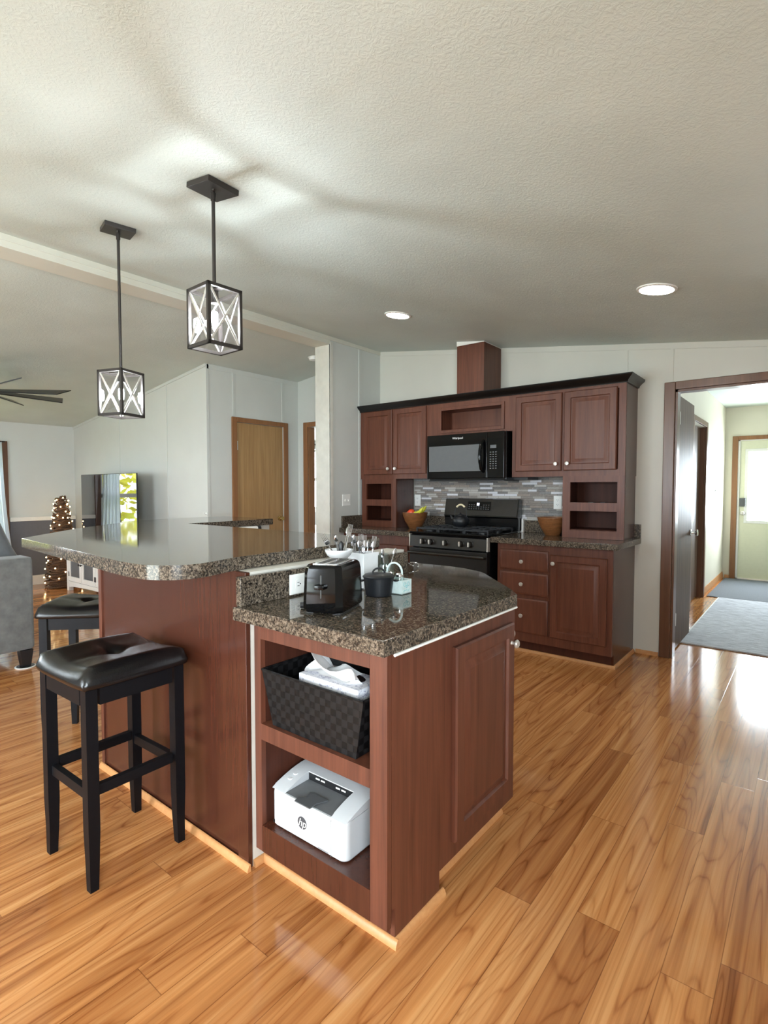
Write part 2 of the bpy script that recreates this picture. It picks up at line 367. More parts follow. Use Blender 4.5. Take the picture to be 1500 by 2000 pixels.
def text_mesh(name, cu):
    f = bpy.data.objects.new(name, cu); C.objects.link(f); bpy.context.view_layer.update()
    me = bpy.data.meshes.new_from_object(f.evaluated_get(bpy.context.evaluated_depsgraph_get())); me.name = name
    bpy.data.objects.remove(f); o = bpy.data.objects.new(name, me); C.objects.link(o); return o
def writing(name, text, size, mat, parent, Mx, shear=0.0, align='CENTER'):
    cu = bpy.data.curves.new(name, 'FONT'); cu.body = text; cu.size = size; cu.shear = shear; cu.align_x = align; cu.align_y = 'CENTER'; cu.extrude = 0.0002
    cu.materials.append(M[mat]); o = text_mesh(name, cu); o.parent = parent
    o.matrix_local = Matrix.Translation(-root_loc(parent)) @ Mx; return o
nt = [0]
def trim(bm, mat, smooth=40):
    nt[0] += 1; return struct('trim_%d' % nt[0], bm, mat, smooth=smooth)

# ------------------------------------------------------------------ room shell
XR, ZR, SL = -3.70, 2.772, 0.1314
XL, XE, YB, YK, YH = -8.25, 0.85, -3.20, 4.57, 9.25
cr = lambda x: ZR - SL * (x - XR)
cl = lambda x: ZR + SL * (x - XR)
struct('floor', B((XL - 0.1, XE + 0.1, YB - 0.1, YH + 0.1, -0.1, 0.0)), 'laminate')
bm = bmesh.new()
prism(bm, [(XR, cr(XR)), (XE + 0.1, cr(XE + 0.1)), (XE + 0.1, cr(XE + 0.1) + 0.1), (XR, ZR + 0.1)], YB - 0.1, YK + 0.1, 'y')
prism(bm, [(XL - 0.1, cl(XL - 0.1)), (XR, ZR), (XR, ZR + 0.1), (XL - 0.1, cl(XL - 0.1) + 0.1)], YB - 0.1, 7.7, 'y')
struct('ceiling', bm, 'ceiling_texture', smooth=0)
struct('ceiling.001', B((-1.13, XE + 0.1, YK + 0.1, YH + 0.1, 2.47, 2.57)), 'ceiling_texture')

def wall_with_holes(name, axis, at, th, a0, a1, top, holes, mat='wall_paint'):
    """vertical wall along x (axis 'x', at = y of its face) or y; top(a) = height; holes (a0,a1,z0,z1)"""
    bm = bmesh.new(); cuts = sorted({a0, a1} | {h[0] for h in holes} | {h[1] for h in holes}); ax = 'y' if axis == 'x' else 'x'
    for p, q in zip(cuts, cuts[1:]):
        hs = [h for h in holes if h[0] <= p + 1e-6 and h[1] >= q - 1e-6]
        z = 0.0
        for h in sorted(hs, key=lambda h: h[2]):
            if h[2] > z + 1e-4: prism(bm, [(p, z), (q, z), (q, h[2]), (p, h[2])], at, at + th, ax)
            z = h[3]
        prism(bm, [(p, z), (q, z), (q, top(q)), (p, top(p))], at, at + th, ax)
    bmesh.ops.remove_doubles(bm, verts=bm.verts, dist=1e-5)
    return struct(name, bm, mat, smooth=0)
DX0, DX1, DZ = -0.836, -0.02, 2.045
wall_with_holes('wall_back', 'x', YK, 0.1, XR, XE, lambda x: cr(x), [(DX0, DX1, 0, DZ)], 'downlit_wall_paint')
wall_with_holes('wall_right', 'y', XE, 0.1, YB, YH, lambda y: cr(XE) if y < 4.6 else 2.47, [(-2.05, -0.35, 0.75, 1.95)])
wall_with_holes('wall_front', 'x', YB, -0.1, XL, XE, lambda x: min(cr(x), cl(x)) , [(-3.75, -1.45, 0.05, 2.05)])
wall_with_holes('wall_left', 'y', XL, -0.1, YB, 7.6, lambda y: cl(XL), [(1.05, 2.37, 0.55, 1.85), (-1.65, -0.15, 0.65, 1.85)])
wall_with_holes('wall_partition', 'y', -3.70, -0.19, 3.80, 7.6, lambda y: 2.755, [])
struct('wall_living', B((XL, -4.98, 3.27, 3.33, 0, 2.2)), 'wall_paint')
bpy.data.objects.remove(bpy.data.objects['wall_living'])
wall_with_holes('wall_living', 'x', 3.27, 0.08, XL, -4.98, lambda x: cl(x), [])
wall_with_holes('wall_closet', 'y', -4.98, -0.08, 3.35, 4.55, lambda y: cl(-4.98), [(3.64, 4.31, 0, 2.035)])
wall_with_holes('wall_bedroom', 'x', 4.55, 0.09, -5.06, -3.89, lambda x: cl(x), [(-4.80, -4.02, 0, 2.045)])
wall_with_holes('wall_bedroom_rear', 'x', 7.5, 0.1, XL, -3.89, lambda x: cl(x), [(-7.95, -6.45, 0.90, 2.10)])
wall_with_holes('wall_hall', 'y', -1.03, -0.1, YK + 0.1, YH, lambda y: 2.47, [(6.55, 7.40, 0, 2.03)], 'hall_paint')
wall_with_holes('wall_entry', 'x', YH, 0.1, -1.13, XE, lambda x: 2.47, [(-0.87, 0.05, 0, 2.01)], 'hall_paint')
struct('wall_closet_back', B((-5.72, -5.66, 3.35, 4.64, 0, 2.6)), 'wall_paint')
struct('wall_bath', B((-1.9, -1.85, YK + 0.1, YH, 0, 2.47)), 'wall_paint')

# ridge beam, battens, chair rail
trim(B((-3.89, -3.695, YB, 3.80, 2.695, 2.79), (-3.705, -3.69, YB, 4.57, 2.735, 2.772), (-3.91, -3.885, YB, 3.80, 2.70, 2.72), bev=0.003), 'beam_paint')
trim(B((-3.895, -3.69, 3.79, 3.803, 0, 2.70), (-3.702, -3.688, 3.79, 3.83, 0, 2.72), bev=0.002), 'cream')
trim(B((-3.70, -3.693, 4.218, 4.248, 1.03, 2.73)), 'wall_paint')
bm = bmesh.new(); prism(bm, [(-3.69, cr(-3.69) - 0.045), (XE, cr(XE) - 0.045), (XE, cr(XE)), (-3.69, cr(-3.69))], YK - 0.006, YK, 'y'); trim(bm, 'downlit_wall_paint')
for x in (-1.19, -0.866):
    trim(B((x - 0.012, x + 0.012, YK - 0.005, YK, 2.105 if x > -1 else 0.1, cr(x) - 0.03)), 'downlit_wall_paint')
bm = bmesh.new(); prism(bm, [(XL, cl(XL) - 0.03), (-4.98, cl(-4.98) - 0.03), (-4.98, cl(-4.98)), (XL, cl(XL))], 3.262, 3.27, 'y'); trim(bm, 'wall_paint')
for x in (-6.887, -5.755): trim(B((x - 0.008, x + 0.008, 3.264, 3.27, 0.1, cl(x))), 'wall_paint')
trim(B((-4.98, -4.974, 3.28, 4.55, cl(-4.98) - 0.05, cl(-4.98)), (-4.98, -4.974, 3.27, 3.30, 0, 2.6)), 'wall_paint')
for y in (3.607, 4.30): trim(B((-4.98, -4.973, y - 0.012, y + 0.012, 2.10, cl(-4.98))), 'wall_paint')
trim(B((XL, XL + 0.012, 2.46, 3.262, 0.13, 0.875), (XL, XL + 0.012, YB, 0.95, 0.13, 0.875)), 'wainscot')
trim(B((XL, XL + 0.03, 2.46, 3.262, 0.87, 0.925), (XL, XL + 0.03, YB, -1.75, 0.87, 0.925), bev=0.006), 'white_trim')
struct('baseboard_left', B((XL, XL + 0.018, YB, 3.26, 0.0, 0.13), bev=0.004), 'white_trim')
struct('baseboard_living', B((XL, -4.99, 3.252, 3.27, 0.0, 0.10)), 'white_trim')
# cased kitchen doorway
def casing(bm, axis, at, th, a0, a1, z, w=0.07, d=0.02):
    """door casing proud of a wall face: axis x -> wall faces -y at y=at"""
    for p, q, z0, z1 in ((a0 - w, a0, 0, z + w * 0.8), (a1, a1 + w, 0, z + w * 0.8), (a0, a1, z, z + w * 0.8)):
        if axis == 'x': box(bm, p, q, at - d if th > 0 else at, at if th > 0 else at + d, z0, z1, bev=0.006)
        else: box(bm, at, at + d, p, q, z0, z1, bev=0.006)
bm = bmesh.new(); casing(bm, 'x', YK, 1, DX0, DX1, DZ, 0.075)
box(bm, DX0 - 0.002, DX0 + 0.016, YK, YK + 0.1, 0, DZ); box(bm, DX1 - 0.016, DX1 + 0.002, YK, YK + 0.1, 0, DZ); box(bm, DX0, DX1, YK, YK + 0.1, DZ - 0.016, DZ + 0.002)
trim(bm, 'walnut_trim')
# quarter-round moldings along the floor
def qround(pts, h=0.024, w=0.014, mat='molding', name=None):
    bm = bmesh.new()
    for a, b in zip(pts, pts[1:]):
        a, b = Vector((a[0], a[1], 0)), Vector((b[0], b[1], 0)); t = (b - a).normalized(); n = Vector((t.y, -t.x, 0))
        prof = [(0, 0), (w, 0), (w, h * 0.35), (w * 0.6, h * 0.85), (w * 0.25, h), (0, h)]
        A = [bm.verts.new(a - t * 0.0 + n * p + Vector((0, 0, z))) for p, z in prof]; Bv = [bm.verts.new(b + t * w * 0.99 + n * p + Vector((0, 0, z))) for p, z in prof]
        face(bm, A); face(bm, list(reversed(Bv)))
        for k in range(6): face(bm, [A[k], Bv[k], Bv[(k + 1) % 6], A[(k + 1) % 6]])
    return trim(bm, mat)
qround([(-2.575, 1.11), (-1.478, 1.11)]); qround([(-1.478, 1.13), (-1.478, 1.158)]); qround([(-1.478, 1.178), (-0.9, 1.178)]); qround([(-0.9, 1.178), (-0.9, 1.415)])
qround([(-0.955, 1.42), (-0.955, 1.93)]); qround([(-1.995, 4.035), (-1.10, 4.035)]); qround([(-1.10, 4.035), (-1.10, 4.56)]); qround([(-1.08, YK), (-0.93, YK)], 0.03)
qround([(-1.03, 7.48), (-1.03, YH)], 0.09, 0.014); qround([(-1.0, YH), (-0.95, YH)], 0.05, 0.012)

# ------------------------------------------------------------------ windows and doors of the setting
def window(k, axis, at, sgn, a0, a1, z0, z1, mat='walnut_trim', arch=False, w=0.085, cols=1):
    """casing + sash; sgn = direction of the room from the wall"""
    bm = bmesh.new()
    def bx(p, q, y0, y1, zz0, zz1, bev=0.0):
        y0, y1 = sorted((at + sgn * y0, at + sgn * y1))
        if axis == 'x': box(bm, p, q, y0, y1, zz0, zz1, bev)
        else: box(bm, y0, y1, p, q, zz0, zz1, bev)
    for p, q, u, v in ((a0 - w, a0, z0 - w, z1 + w * 0.85), (a1, a1 + w, z0 - w, z1 + w * 0.85), (a0, a1, z1, z1 + w * 0.85), (a0, a1, z0 - w, z0)): bx(p, q, 0.0, 0.02, u, v, 0.005)
    o = struct('window_%d' % k, bm, mat)
    bm = bmesh.new(); f = 0.045
    for p, q, u, v in ((a0, a0 + f, z0, z1), (a1 - f, a1, z0, z1), (a0, a1, z0, z0 + f), (a0, a1, z1 - f, z1), (a0, a1, (z0 + z1) / 2 - 0.03, (z0 + z1) / 2 + 0.03)): bx(p, q, -0.07, -0.03, u, v)
    for c in range(1, cols): x = a0 + (a1 - a0) * c / cols; bx(x - 0.012, x + 0.012, -0.06, -0.04, z0, z1)
    obj('window_sash', bm, 'white_trim', o)
    if arch:
        bm = bmesh.new(); c = (a0 + a1) / 2; r = (a1 - a0) / 2 * 0.62; zc = (z0 + z1) / 2 + 0.03
        pts = [(at - sgn * 0.05, c + r * math.cos(t), zc + (z1 - zc) * 0.9 * math.sin(t)) for t in [PI * i / 16 for i in range(17)]]
        tube(bm, pts, 0.008, 6); obj('window_arch_bar', bm, 'white_trim', o)
    bm = bmesh.new(); bx(a0 + 0.01, a1 - 0.01, -0.052, -0.048, z0 + 0.01, z1 - 0.01); obj('window_glass', bm, 'glass', o)
    return o
window(1, 'y', XL, 1, 1.05, 2.37, 0.55, 1.85, arch=True, cols=2)
window(2, 'y', XL, 1, -1.65, -0.15, 0.65, 1.85, arch=True, cols=2)
window(3, 'x', YB, 1, -3.75, -1.45, 0.05, 2.05, 'white_trim', cols=2)
window(4, 'y', XE, -1, -2.05, -0.35, 0.75, 1.95, cols=2)
window(5, 'x', 7.5, -1, -7.95, -6.45, 0.90, 2.08, 'white_trim', cols=2, w=0.06)

def knob_bm(c, n, r=0.028, l=0.06):
    bm = bmesh.new(); prof = [(0.026, 0), (0.028, 0.006), (0.012, 0.012), (0.010, l * 0.55), (r * 0.9, l * 0.75), (r, l * 0.9), (r * 0.9, l), (0, l)]
    ax = 'x' if abs(n[0]) > 0.5 else 'y'; s = n[0] + n[1]
    lathe(bm, [(p, h * s) for p, h in prof], c, 18, ax); return bm
# closet door (oak slab) in the corridor wall
bm = bmesh.new(); casing(bm, 'y', -4.98, 1, 3.64, 4.31, 2.035, 0.065); d1 = struct('door_1', B((-5.03, -4.988, 3.643, 4.307, 0.01, 2.032), bev=0.002), 'oak_door')
o = obj('door_casing', bm, 'oak_trim', d1)
obj('door_knob', knob_bm((-4.988, 4.25, 0.95), (1, 0)), 'brass', d1)
obj('door_hinge', B((-4.988, -4.978, 3.641, 3.662, 1.73, 1.83)), 'nickel', d1)
# bedroom doorway casing
bm = bmesh.new(); casing(bm, 'x', 4.55, 1, -4.80, -4.02, 2.045, 0.072); box(bm, -4.802, -4.786, 4.55, 4.64, 0, 2.045); box(bm, -4.034, -4.02, 4.55, 4.64, 0, 2.045); trim(bm, 'oak_trim')
# open hall door, swung into the hall
d2 = struct('door_2', B((-0.884, -0.848, 4.735, 5.46, 0.012, 2.035), bev=0.002), 'walnut_door')
obj('door_edge', B((-0.885, -0.847, 4.731, 4.737, 0.012, 2.035)), 'walnut_trim', d2)
obj('door_knob', knob_bm((-0.848, 5.40, 0.915), (1, 0)), 'chrome', d2)
for z in (0.22, 1.80): obj('door_hinge', B((-0.862, -0.826, 4.715, 4.733, z, z + 0.10), bev=0.003), 'nickel', d2)
# closed hall side door
bm = bmesh.new(); casing(bm, 'y', -1.03, 1, 6.55, 7.40, 2.03, 0.075, 0.022); box(bm, -1.13, -1.03, 7.385, 7.40, 0, 2.03); box(bm, -1.13, -1.03, 6.55, 6.565, 0, 2.03)
d3 = struct('door_3', B((-1.115, -1.08, 6.566, 7.384, 0.01, 2.02)), 'walnut_door'); obj('door_casing', bm, 'walnut_trim', d3)
obj('door_knob', knob_bm((-1.08, 6.66, 0.95), (1, 0)), 'chrome', d3)
# entry door with a big light
bm = bmesh.new(); casing(bm, 'x', YH, 1, -0.87, 0.05, 2.0, 0.07, 0.022); cas = bm
bm = bmesh.new(); gx0, gx1, gz0, gz1 = -0.755, -0.065, 0.84, 1.84
for p in ((-0.845, gx0, YH + 0.02, YH + 0.065, 0.02, 1.985), (gx1, 0.03, YH + 0.02, YH + 0.065, 0.02, 1.985), (gx0, gx1, YH + 0.02, YH + 0.065, 0.02, gz0), (gx0, gx1, YH + 0.02, YH + 0.065, gz1, 1.985)): box(bm, *p)
d4 = struct('door_4', bm, 'door_paint'); obj('door_casing', cas, 'oak_trim', d4)
obj('door_jamb', B((-0.872, -0.845, YH, YH + 0.08, 0, 2.01), (0.03, 0.052, YH, YH + 0.08, 0, 2.01), (-0.87, 0.05, YH, YH + 0.08, 1.985, 2.01), (-0.87, 0.05, YH, YH + 0.08, 0, 0.02)), 'white_trim', d4)
bm = bmesh.new()
for p in ((gx0 - 0.03, gx0 + 0.01, gz0 - 0.03, gz1 + 0.03), (gx1 - 0.01, gx1 + 0.03, gz0 - 0.03, gz1 + 0.03), (gx0, gx1, gz0 - 0.03, gz0 + 0.01), (gx0, gx1, gz1 - 0.01, gz1 + 0.03)): box(bm, p[0], p[1], YH + 0.01, YH + 0.022, p[2], p[3], bev=0.003)
obj('glazing_frame', bm, 'white_trim', d4); obj('door_glass', B((gx0, gx1, YH + 0.04, YH + 0.046, gz0, gz1)), 'glass', d4)
obj('keypad_lock', B((-0.838, -0.765, YH - 0.012, YH + 0.022, 1.05, 1.17), bev=0.008), 'plastic_grey', d4)
bm = bmesh.new(); lathe(bm, [(0.032, 0), (0.032, -0.012), (0.02, -0.02), (0.026, -0.045), (0.022, -0.06), (0, -0.062)], (-0.80, YH + 0.022, 0.955), 20, 'y'); obj('door_knob', bm, 'nickel', d4)
# outside: lawn and a golden tree beyond the living-room window
struct('ground', B((-30, 25, -30, 30, -0.6, -0.5)), 'lawn')
t = thing('garden_tree', 'golden-leaved tree standing outside the living room window', 'tree', (-12.5, 0.2, -0.5))
bm = bmesh.new(); tube(bm, [(-12.5, 0.2, -0.5), (-12.45, 0.22, 1.0), (-12.5, 0.2, 2.4)], 0.16, 10, r_end=0.07); obj('trunk', bm, 'bark', t)
bm = bmesh.new()
for k in range(900):
    a, b, r = rnd.uniform(0, 2 * PI), rnd.uniform(-1, 1), rnd.random() ** 0.4
    p = Vector((-12.5 + 1.5 * r * math.cos(a) * math.sqrt(1 - b * b), 0.2 + 2.2 * r * math.sin(a) * math.sqrt(1 - b * b), 1.5 + 1.5 * r * b))
    u = Vector((rnd.uniform(-1, 1), rnd.uniform(-1, 1), rnd.uniform(-1, 1))).normalized() * 0.13; v = u.orthogonal().normalized() * 0.09
    face(bm, [bm.verts.new(p - u), bm.verts.new(p + v), bm.verts.new(p + u), bm.verts.new(p - v)])
obj('foliage', bm, 'leaf_yellow', t, smooth=0)

#PART2
# ------------------------------------------------------------------ cabinet helpers
DOOR_LOOPS = [(0, -0.019), (0, -0.006), (0.006, 0), (0.050, 0), (0.055, -0.009), (0.064, -0.011), (0.088, -0.001), (0.092, -0.001)]
DRAWER_LOOPS = [(0, -0.019), (0, -0.007), (0.004, -0.003), (0.012, 0), (0.02, 0)]
def put_knob(c, n, parent):
    bm = bmesh.new(); lathe(bm, [(0.008, 0), (0.006, 0.004), (0.006, 0.012), (0.015, 0.017), (0.0165, 0.022), (0.013, 0.027), (0, 0.029)], (0, 0, 0), 16)
    q = Vector((0, 0, 1)).rotation_difference(Vector(n)).to_matrix().to_4x4()
    bmesh.ops.transform(bm, matrix=Matrix.Translation(c) @ q, verts=bm.verts); return obj('knob', bm, 'nickel', parent)
def panel_door(parent, o, n, w, h, knob=None, name='door', loops=DOOR_LOOPS):
    """raised-panel door whose lower left corner (from in front) is o"""
    Mx = facing(Vector(o) + Vector(n).normalized() * 0.019, n); bm = bmesh.new(); rect_loft(bm, Mx, w, h, loops); d = obj(name, bm, 'cherry', parent)
    if knob: put_knob(Mx @ Vector((knob[0], knob[1], 0.0)), n, d)
    return d
FY = (0, -1, 0)
UF, UB = 4.24, 4.565          # upper cabinet front and back
# ---- upper cabinets
def upper(x0, x1, label, doors, z0=1.40, z1=2.10):
    t = thing('wall_cabinet', label, 'cabinet', ((x0 + x1) / 2, UF, z0), group='cherry wall cabinets')
    obj('carcass', B((x0, x1, UF + 0.02, UB, z0, z1)), 'cherry_panel', t)
    bm = bmesh.new()
    for p in ((x0, x0 + 0.05, z0, z1), (x1 - 0.05, x1, z0, z1), (x0 + 0.05, x1 - 0.05, z0, z0 + 0.05), (x0 + 0.05, x1 - 0.05, z1 - 0.05, z1), ((x0 + x1) / 2 - 0.03, (x0 + x1) / 2 + 0.03, z0 + 0.05, z1 - 0.05)): box(bm, p[0], p[1], UF, UF + 0.02, p[2], p[3])
    obj('face_frame', bm, 'cherry', t)
    for a, b, zz0, zz1, kx in doors: panel_door(t, (a, UF, zz0), FY, b - a, zz1 - zz0, (kx, 0.055))
    return t
upper(-3.69, -2.862, 'narrow two-door cherry wall cabinet between the corner wall and the microwave', [(-3.644, -3.272, 1.445, 2.082, 0.335), (-3.255, -2.868, 1.445, 2.082, 0.035)])
upper(-2.0, -1.10, 'wide two-door cherry wall cabinet above the empty cubbies and the plain wooden bowl', [(-1.965, -1.575, 1.445, 2.062, 0.352), (-1.556, -1.160, 1.445, 2.062, 0.035)])
# niche cabinet over the microwave
t = thing('niche_cabinet', 'shallow open cherry niche cabinet directly above the microwave', 'cabinet', (-2.43, UF, 1.79))
x0, x1, z0, z1 = -2.862, -2.0, 1.79, 2.10; a, b, c, d = -2.70, -2.10, 1.838, 2.015
obj('carcass', B((x0, a, UF, UB, z0, z1), (b, x1, UF, UB, z0, z1), (a, b, UF, UB, z0, c), (a, b, UF, UB, d, z1)), 'cherry', t)
obj('back_panel', B((a, b, UF + 0.17, UF + 0.19, c, d)), 'cherry', t)
obj('trim_frame', B((a - 0.028, a, UF - 0.012, UF + 0.01, c - 0.028, d + 0.028), (b, b + 0.028, UF - 0.012, UF + 0.01, c - 0.028, d + 0.028), (a, b, UF - 0.012, UF + 0.01, c - 0.028, c), (a, b, UF - 0.012, UF + 0.01, d, d + 0.028), bev=0.003), 'cherry', t)
# crown
bm = bmesh.new(); prof = [(0.0, 2.085), (-0.010, 2.085), (-0.014, 2.10), (-0.032, 2.118), (-0.048, 2.130), (-0.052, 2.146), (0.0, 2.146)]
pa = [(-3.69 , 0), (-1.10, 0)]
A = [bm.verts.new((-3.695, UF + p, z)) for p, z in prof]; Cc = [bm.verts.new((-1.10 - p, UF + p, z)) for p, z in prof]; D = [bm.verts.new((-1.10 - p, UB, z)) for p, z in prof]
face(bm, A); face(bm, list(reversed(D)))
for P, Q in ((A, Cc), (Cc, D)):
    for k in range(len(prof)): face(bm, [P[k], Q[k], Q[(k + 1) % len(prof)], P[(k + 1) % len(prof)]])
tag(obj('crown_molding', bm, 'crown_black'), 'black stepped crown molding along the top of the wall cabinets', 'molding')
# duct cover
t = thing('duct_cover', 'square cherry duct chase rising from the wall cabinets to the ceiling', 'duct cover', (-2.408, UF, 2.151))
obj('chase', B((-2.544, -2.272, UF, UB, 2.151, 2.578), bev=0.003), 'cherry', t)
bm = bmesh.new(); prism(bm, [(-2.546, 2.578), (-2.270, 2.578), (-2.270, cr(-2.270) - 0.002), (-2.546, cr(-2.546) - 0.002)], UF - 0.002, UB, 'y'); obj('top_strip', bm, 'white_trim', t)
# ---- cubby cabinets standing on the counter
def cubby(x0, x1, ox0, ox1, label, outer=None):
    t = thing('cubby_cabinet', label, 'shelf cabinet', ((x0 + x1) / 2, UF, 0.916), group='open cubbies on the kitchen counter')
    zs = [(0.978, 1.128), (1.194, 1.353)]
    bm = bmesh.new()
    box(bm, x0, ox0, UF, UF + 0.02, 0.916, 1.40); box(bm, ox1, x1, UF, UF + 0.02, 0.916, 1.40)
    for z0, z1 in ((0.916, 0.978), (1.128, 1.194), (1.353, 1.40)): box(bm, ox0, ox1, UF, UF + 0.02, z0, z1)
    obj('face_frame', bm, 'cherry', t)
    obj('side_panel', B((x0, x0 + 0.018, UF + 0.02, 4.530, 0.916, 1.40)), 'cherry_dark', t); obj('side_panel', B((x1 - 0.018, x1, UF + 0.02, 4.530, 0.916, 1.40)), 'cherry_panel', t)
    obj('back_panel', B((x0, x1, 4.530, 4.543, 0.916, 1.40)), 'cherry_dark', t)
    for z in (0.965, 1.15): obj('shelf', B((x0 + 0.018, x1 - 0.018, UF + 0.02, 4.530, z, z + 0.018)), 'cherry_dark', t)
    return t
cubby(-3.674, -3.232, -3.615, -3.291, 'two-hole cherry cubby cabinet on the counter beside the fruit bowl')
cubby(-1.565, -1.10, -1.505, -1.152, 'two-hole cherry cubby cabinet on the counter hiding part of the empty bowl')
bm = bmesh.new()
for k in range(5): box(bm, -1.44 + k * 0.045, -1.40 + k * 0.045, 4.33, 4.39, 1.169, 1.190 + 0.006 * (k % 2), bev=0.003)
tag(obj('black_tray', bm, 'plastic_dark'), 'flat black object lying in the upper cubby beside the doorway', 'tray')
# ---- counters
def slab(name, outline, z0, z1, mat, label, cat, parts=()):
    bm = bmesh.new(); prism(bm, outline, z0, z1, 'z', bev=0.004, seg=2); t = thing(name, label, cat, (sum(p[0] for p in outline) / len(outline), sum(p[1] for p in outline) / len(outline), z0))
    obj('counter_slab', bm, mat, t)
    for n_, b in parts: obj(n_, b, mat, t)
    return t
CZ0, CZ1 = 0.870, 0.915
slab('countertop', [(-2.028, 3.915), (-1.055, 3.915), (-1.055, 4.565), (-2.028, 4.565)], CZ0, CZ1, 'granite', 'speckled brown counter between the range and the doorway, on drawers and a cabinet', 'countertop',
     [('backsplash', B((-2.028, -1.056, 4.545, 4.566, CZ1, 1.022), bev=0.003))])
slab('countertop', [(-3.695, 3.915), (-2.835, 3.915), (-2.835, 4.565), (-3.695, 4.565)], CZ0, CZ1, 'granite', 'speckled brown counter in the corner beneath the fruit bowl', 'countertop',
     [('backsplash', B((-3.675, -2.835, 4.545, 4.566, CZ1, 1.03), bev=0.003)), ('side_splash', B((-3.696, -3.676, 3.945, 4.566, CZ1, 1.03), bev=0.003))])
t = thing('tile_backsplash', 'mosaic of narrow grey and tan stone tiles behind the range', 'backsplash', (-2.4, 4.56, 1.03))
obj('mosaic_field', B((-3.232, -1.565, 4.556, 4.5695, 1.03, 1.40)), 'mosaic', t)
tag(obj('edge_strip', B((-2.034, -2.018, 4.53, 4.566, 0.916, 1.03))), 'thin white edge strip between the range and the counter splash', 'strip') if False else obj('edge_strip', B((-2.036, -2.020, 4.52, 4.544, 0.916, 1.035)), 'white_trim', t)
# ---- base cabinets
BF = 3.98
t = thing('base_cabinet', 'cherry base cabinet with three drawers beside one panel door', 'cabinet', (-1.55, BF, 0))
obj('carcass', B((-1.995, -1.118, BF + 0.02, 4.565, 0.10, 0.869)), 'cherry_dark', t)
obj('side_panel', B((-1.118, -1.10, BF + 0.0205, 4.565, 0.10, 0.869), (-1.118, -1.10, 4.036, 4.565, 0.0, 0.10)), 'cherry_panel', t)
obj('face_frame', B((-1.995, -1.955, BF, BF + 0.02, 0.10, 0.869), (-1.58, -1.545, BF, BF + 0.02, 0.10, 0.869), (-1.145, -1.10, BF, BF + 0.02, 0.10, 0.869), (-1.955, -1.58, BF, BF + 0.02, 0.10, 0.17), (-1.545, -1.145, BF, BF + 0.02, 0.10, 0.17), (-1.955, -1.58, BF, BF + 0.02, 0.81, 0.869), (-1.545, -1.145, BF, BF + 0.02, 0.80, 0.869), (-1.955, -1.58, BF, BF + 0.02, 0.635, 0.665), (-1.955, -1.58, BF, BF + 0.02, 0.425, 0.475)), 'cherry', t)
obj('toe_kick', B((-1.995, -1.118, 4.035, 4.053, 0, 0.10)), 'cherry_dark', t)
for z0, z1, kz in ((0.663, 0.822, 0.07), (0.472, 0.645, 0.083), (0.172, 0.442, 0.135)):
    panel_door(t, (-1.968, BF, z0), FY, 0.40, z1 - z0, (0.192, kz), 'drawer', DRAWER_LOOPS)
panel_door(t, (-1.552, BF, 0.168), FY, 0.415, 0.634, (0.028, 0.57))
t = thing('base_cabinet', 'cherry base cabinet in the corner on the far side of the range', 'cabinet', (-3.27, BF, 0))
obj('carcass', B((-3.69, -2.837, BF + 0.02, 4.565, 0.10, 0.869)), 'cherry_dark', t)
obj('face_frame', B((-3.69, -3.64, BF, BF + 0.02, 0.10, 0.869), (-2.887, -2.837, BF, BF + 0.02, 0.10, 0.869), (-3.64, -2.887, BF, BF + 0.02, 0.76, 0.869), (-3.64, -2.887, BF, BF + 0.02, 0.10, 0.16)), 'cherry', t)
obj('toe_kick', B((-3.69, -2.837, 4.035, 4.053, 0, 0.10)), 'cherry_dark', t)
panel_door(t, (-3.60, BF, 0.14), FY, 0.345, 0.64, (0.32, 0.57)); panel_door(t, (-3.235, BF, 0.14), FY, 0.345, 0.64, (0.025, 0.57))

# ---- range
t = thing('gas_range', 'black gas range with five steel knobs under the microwave', 'stove', (-2.43, 3.92, 0), 0)
RX0, RX1, RF = -2.822, -2.045, 3.92
obj('body', B((RX0 + 0.004, RX1 - 0.004, RF + 0.03, 4.52, 0.03, 0.905), bev=0.004), 'appliance', t)
obj('cooktop', B((RX0, RX1, RF - 0.012, 4.47, 0.905, 0.925), bev=0.006), 'gloss_black', t)
bm = bmesh.new(); prism(bm, [(RF + 0.03, 0.790), (RF - 0.020, 0.795), (RF - 0.008, 0.890), (RF + 0.03, 0.904)], RX0 + 0.002, RX1 - 0.002, 'x', bev=0.003); cp = obj('control_panel', bm, 'slate_steel', t)
for x in (RX0 - 0.001, RX1 - 0.008): obj('end_trim', B((x, x + 0.009, RF - 0.022, RF + 0.02, 0.79, 0.904), bev=0.003), 'nickel', t)
for x in (-2.676, -2.590, -2.444, -2.290, -2.204):
    bm = bmesh.new(); lathe(bm, [(0.029, 0.0), (0.029, -0.006), (0.024, -0.010), (0.022, -0.032), (0.018, -0.036), (0, -0.036)], (x, RF - 0.012, 0.843), 20, 'y'); k = obj('burner_knob', bm, 'slate_steel', t)
    obj('knob_grip', B((x - 0.007, x + 0.007, RF - 0.058, RF - 0.046, 0.823, 0.863), bev=0.003), 'nickel', k)
od = obj('oven_door', B((RX0 + 0.004, RX1 - 0.004, RF - 0.022, RF + 0.026, 0.20, 0.782), bev=0.006), 'slate_steel', t)
obj('door_window', B((RX0 + 0.11, RX1 - 0.11, RF - 0.025, RF - 0.021, 0.30, 0.64)), 'gloss_black', od)
bm = bmesh.new(); pts = [(RX0 + 0.02, RF - 0.02, 0.742), (RX0 + 0.022, RF - 0.06, 0.745), (RX0 + 0.06, RF - 0.072, 0.747), (RX1 - 0.06, RF - 0.072, 0.747), (RX1 - 0.022, RF - 0.06, 0.745), (RX1 - 0.02, RF - 0.02, 0.742)]; tube(bm, pts, 0.0135, 12); obj('door_handle', bm, 'slate_steel', od)
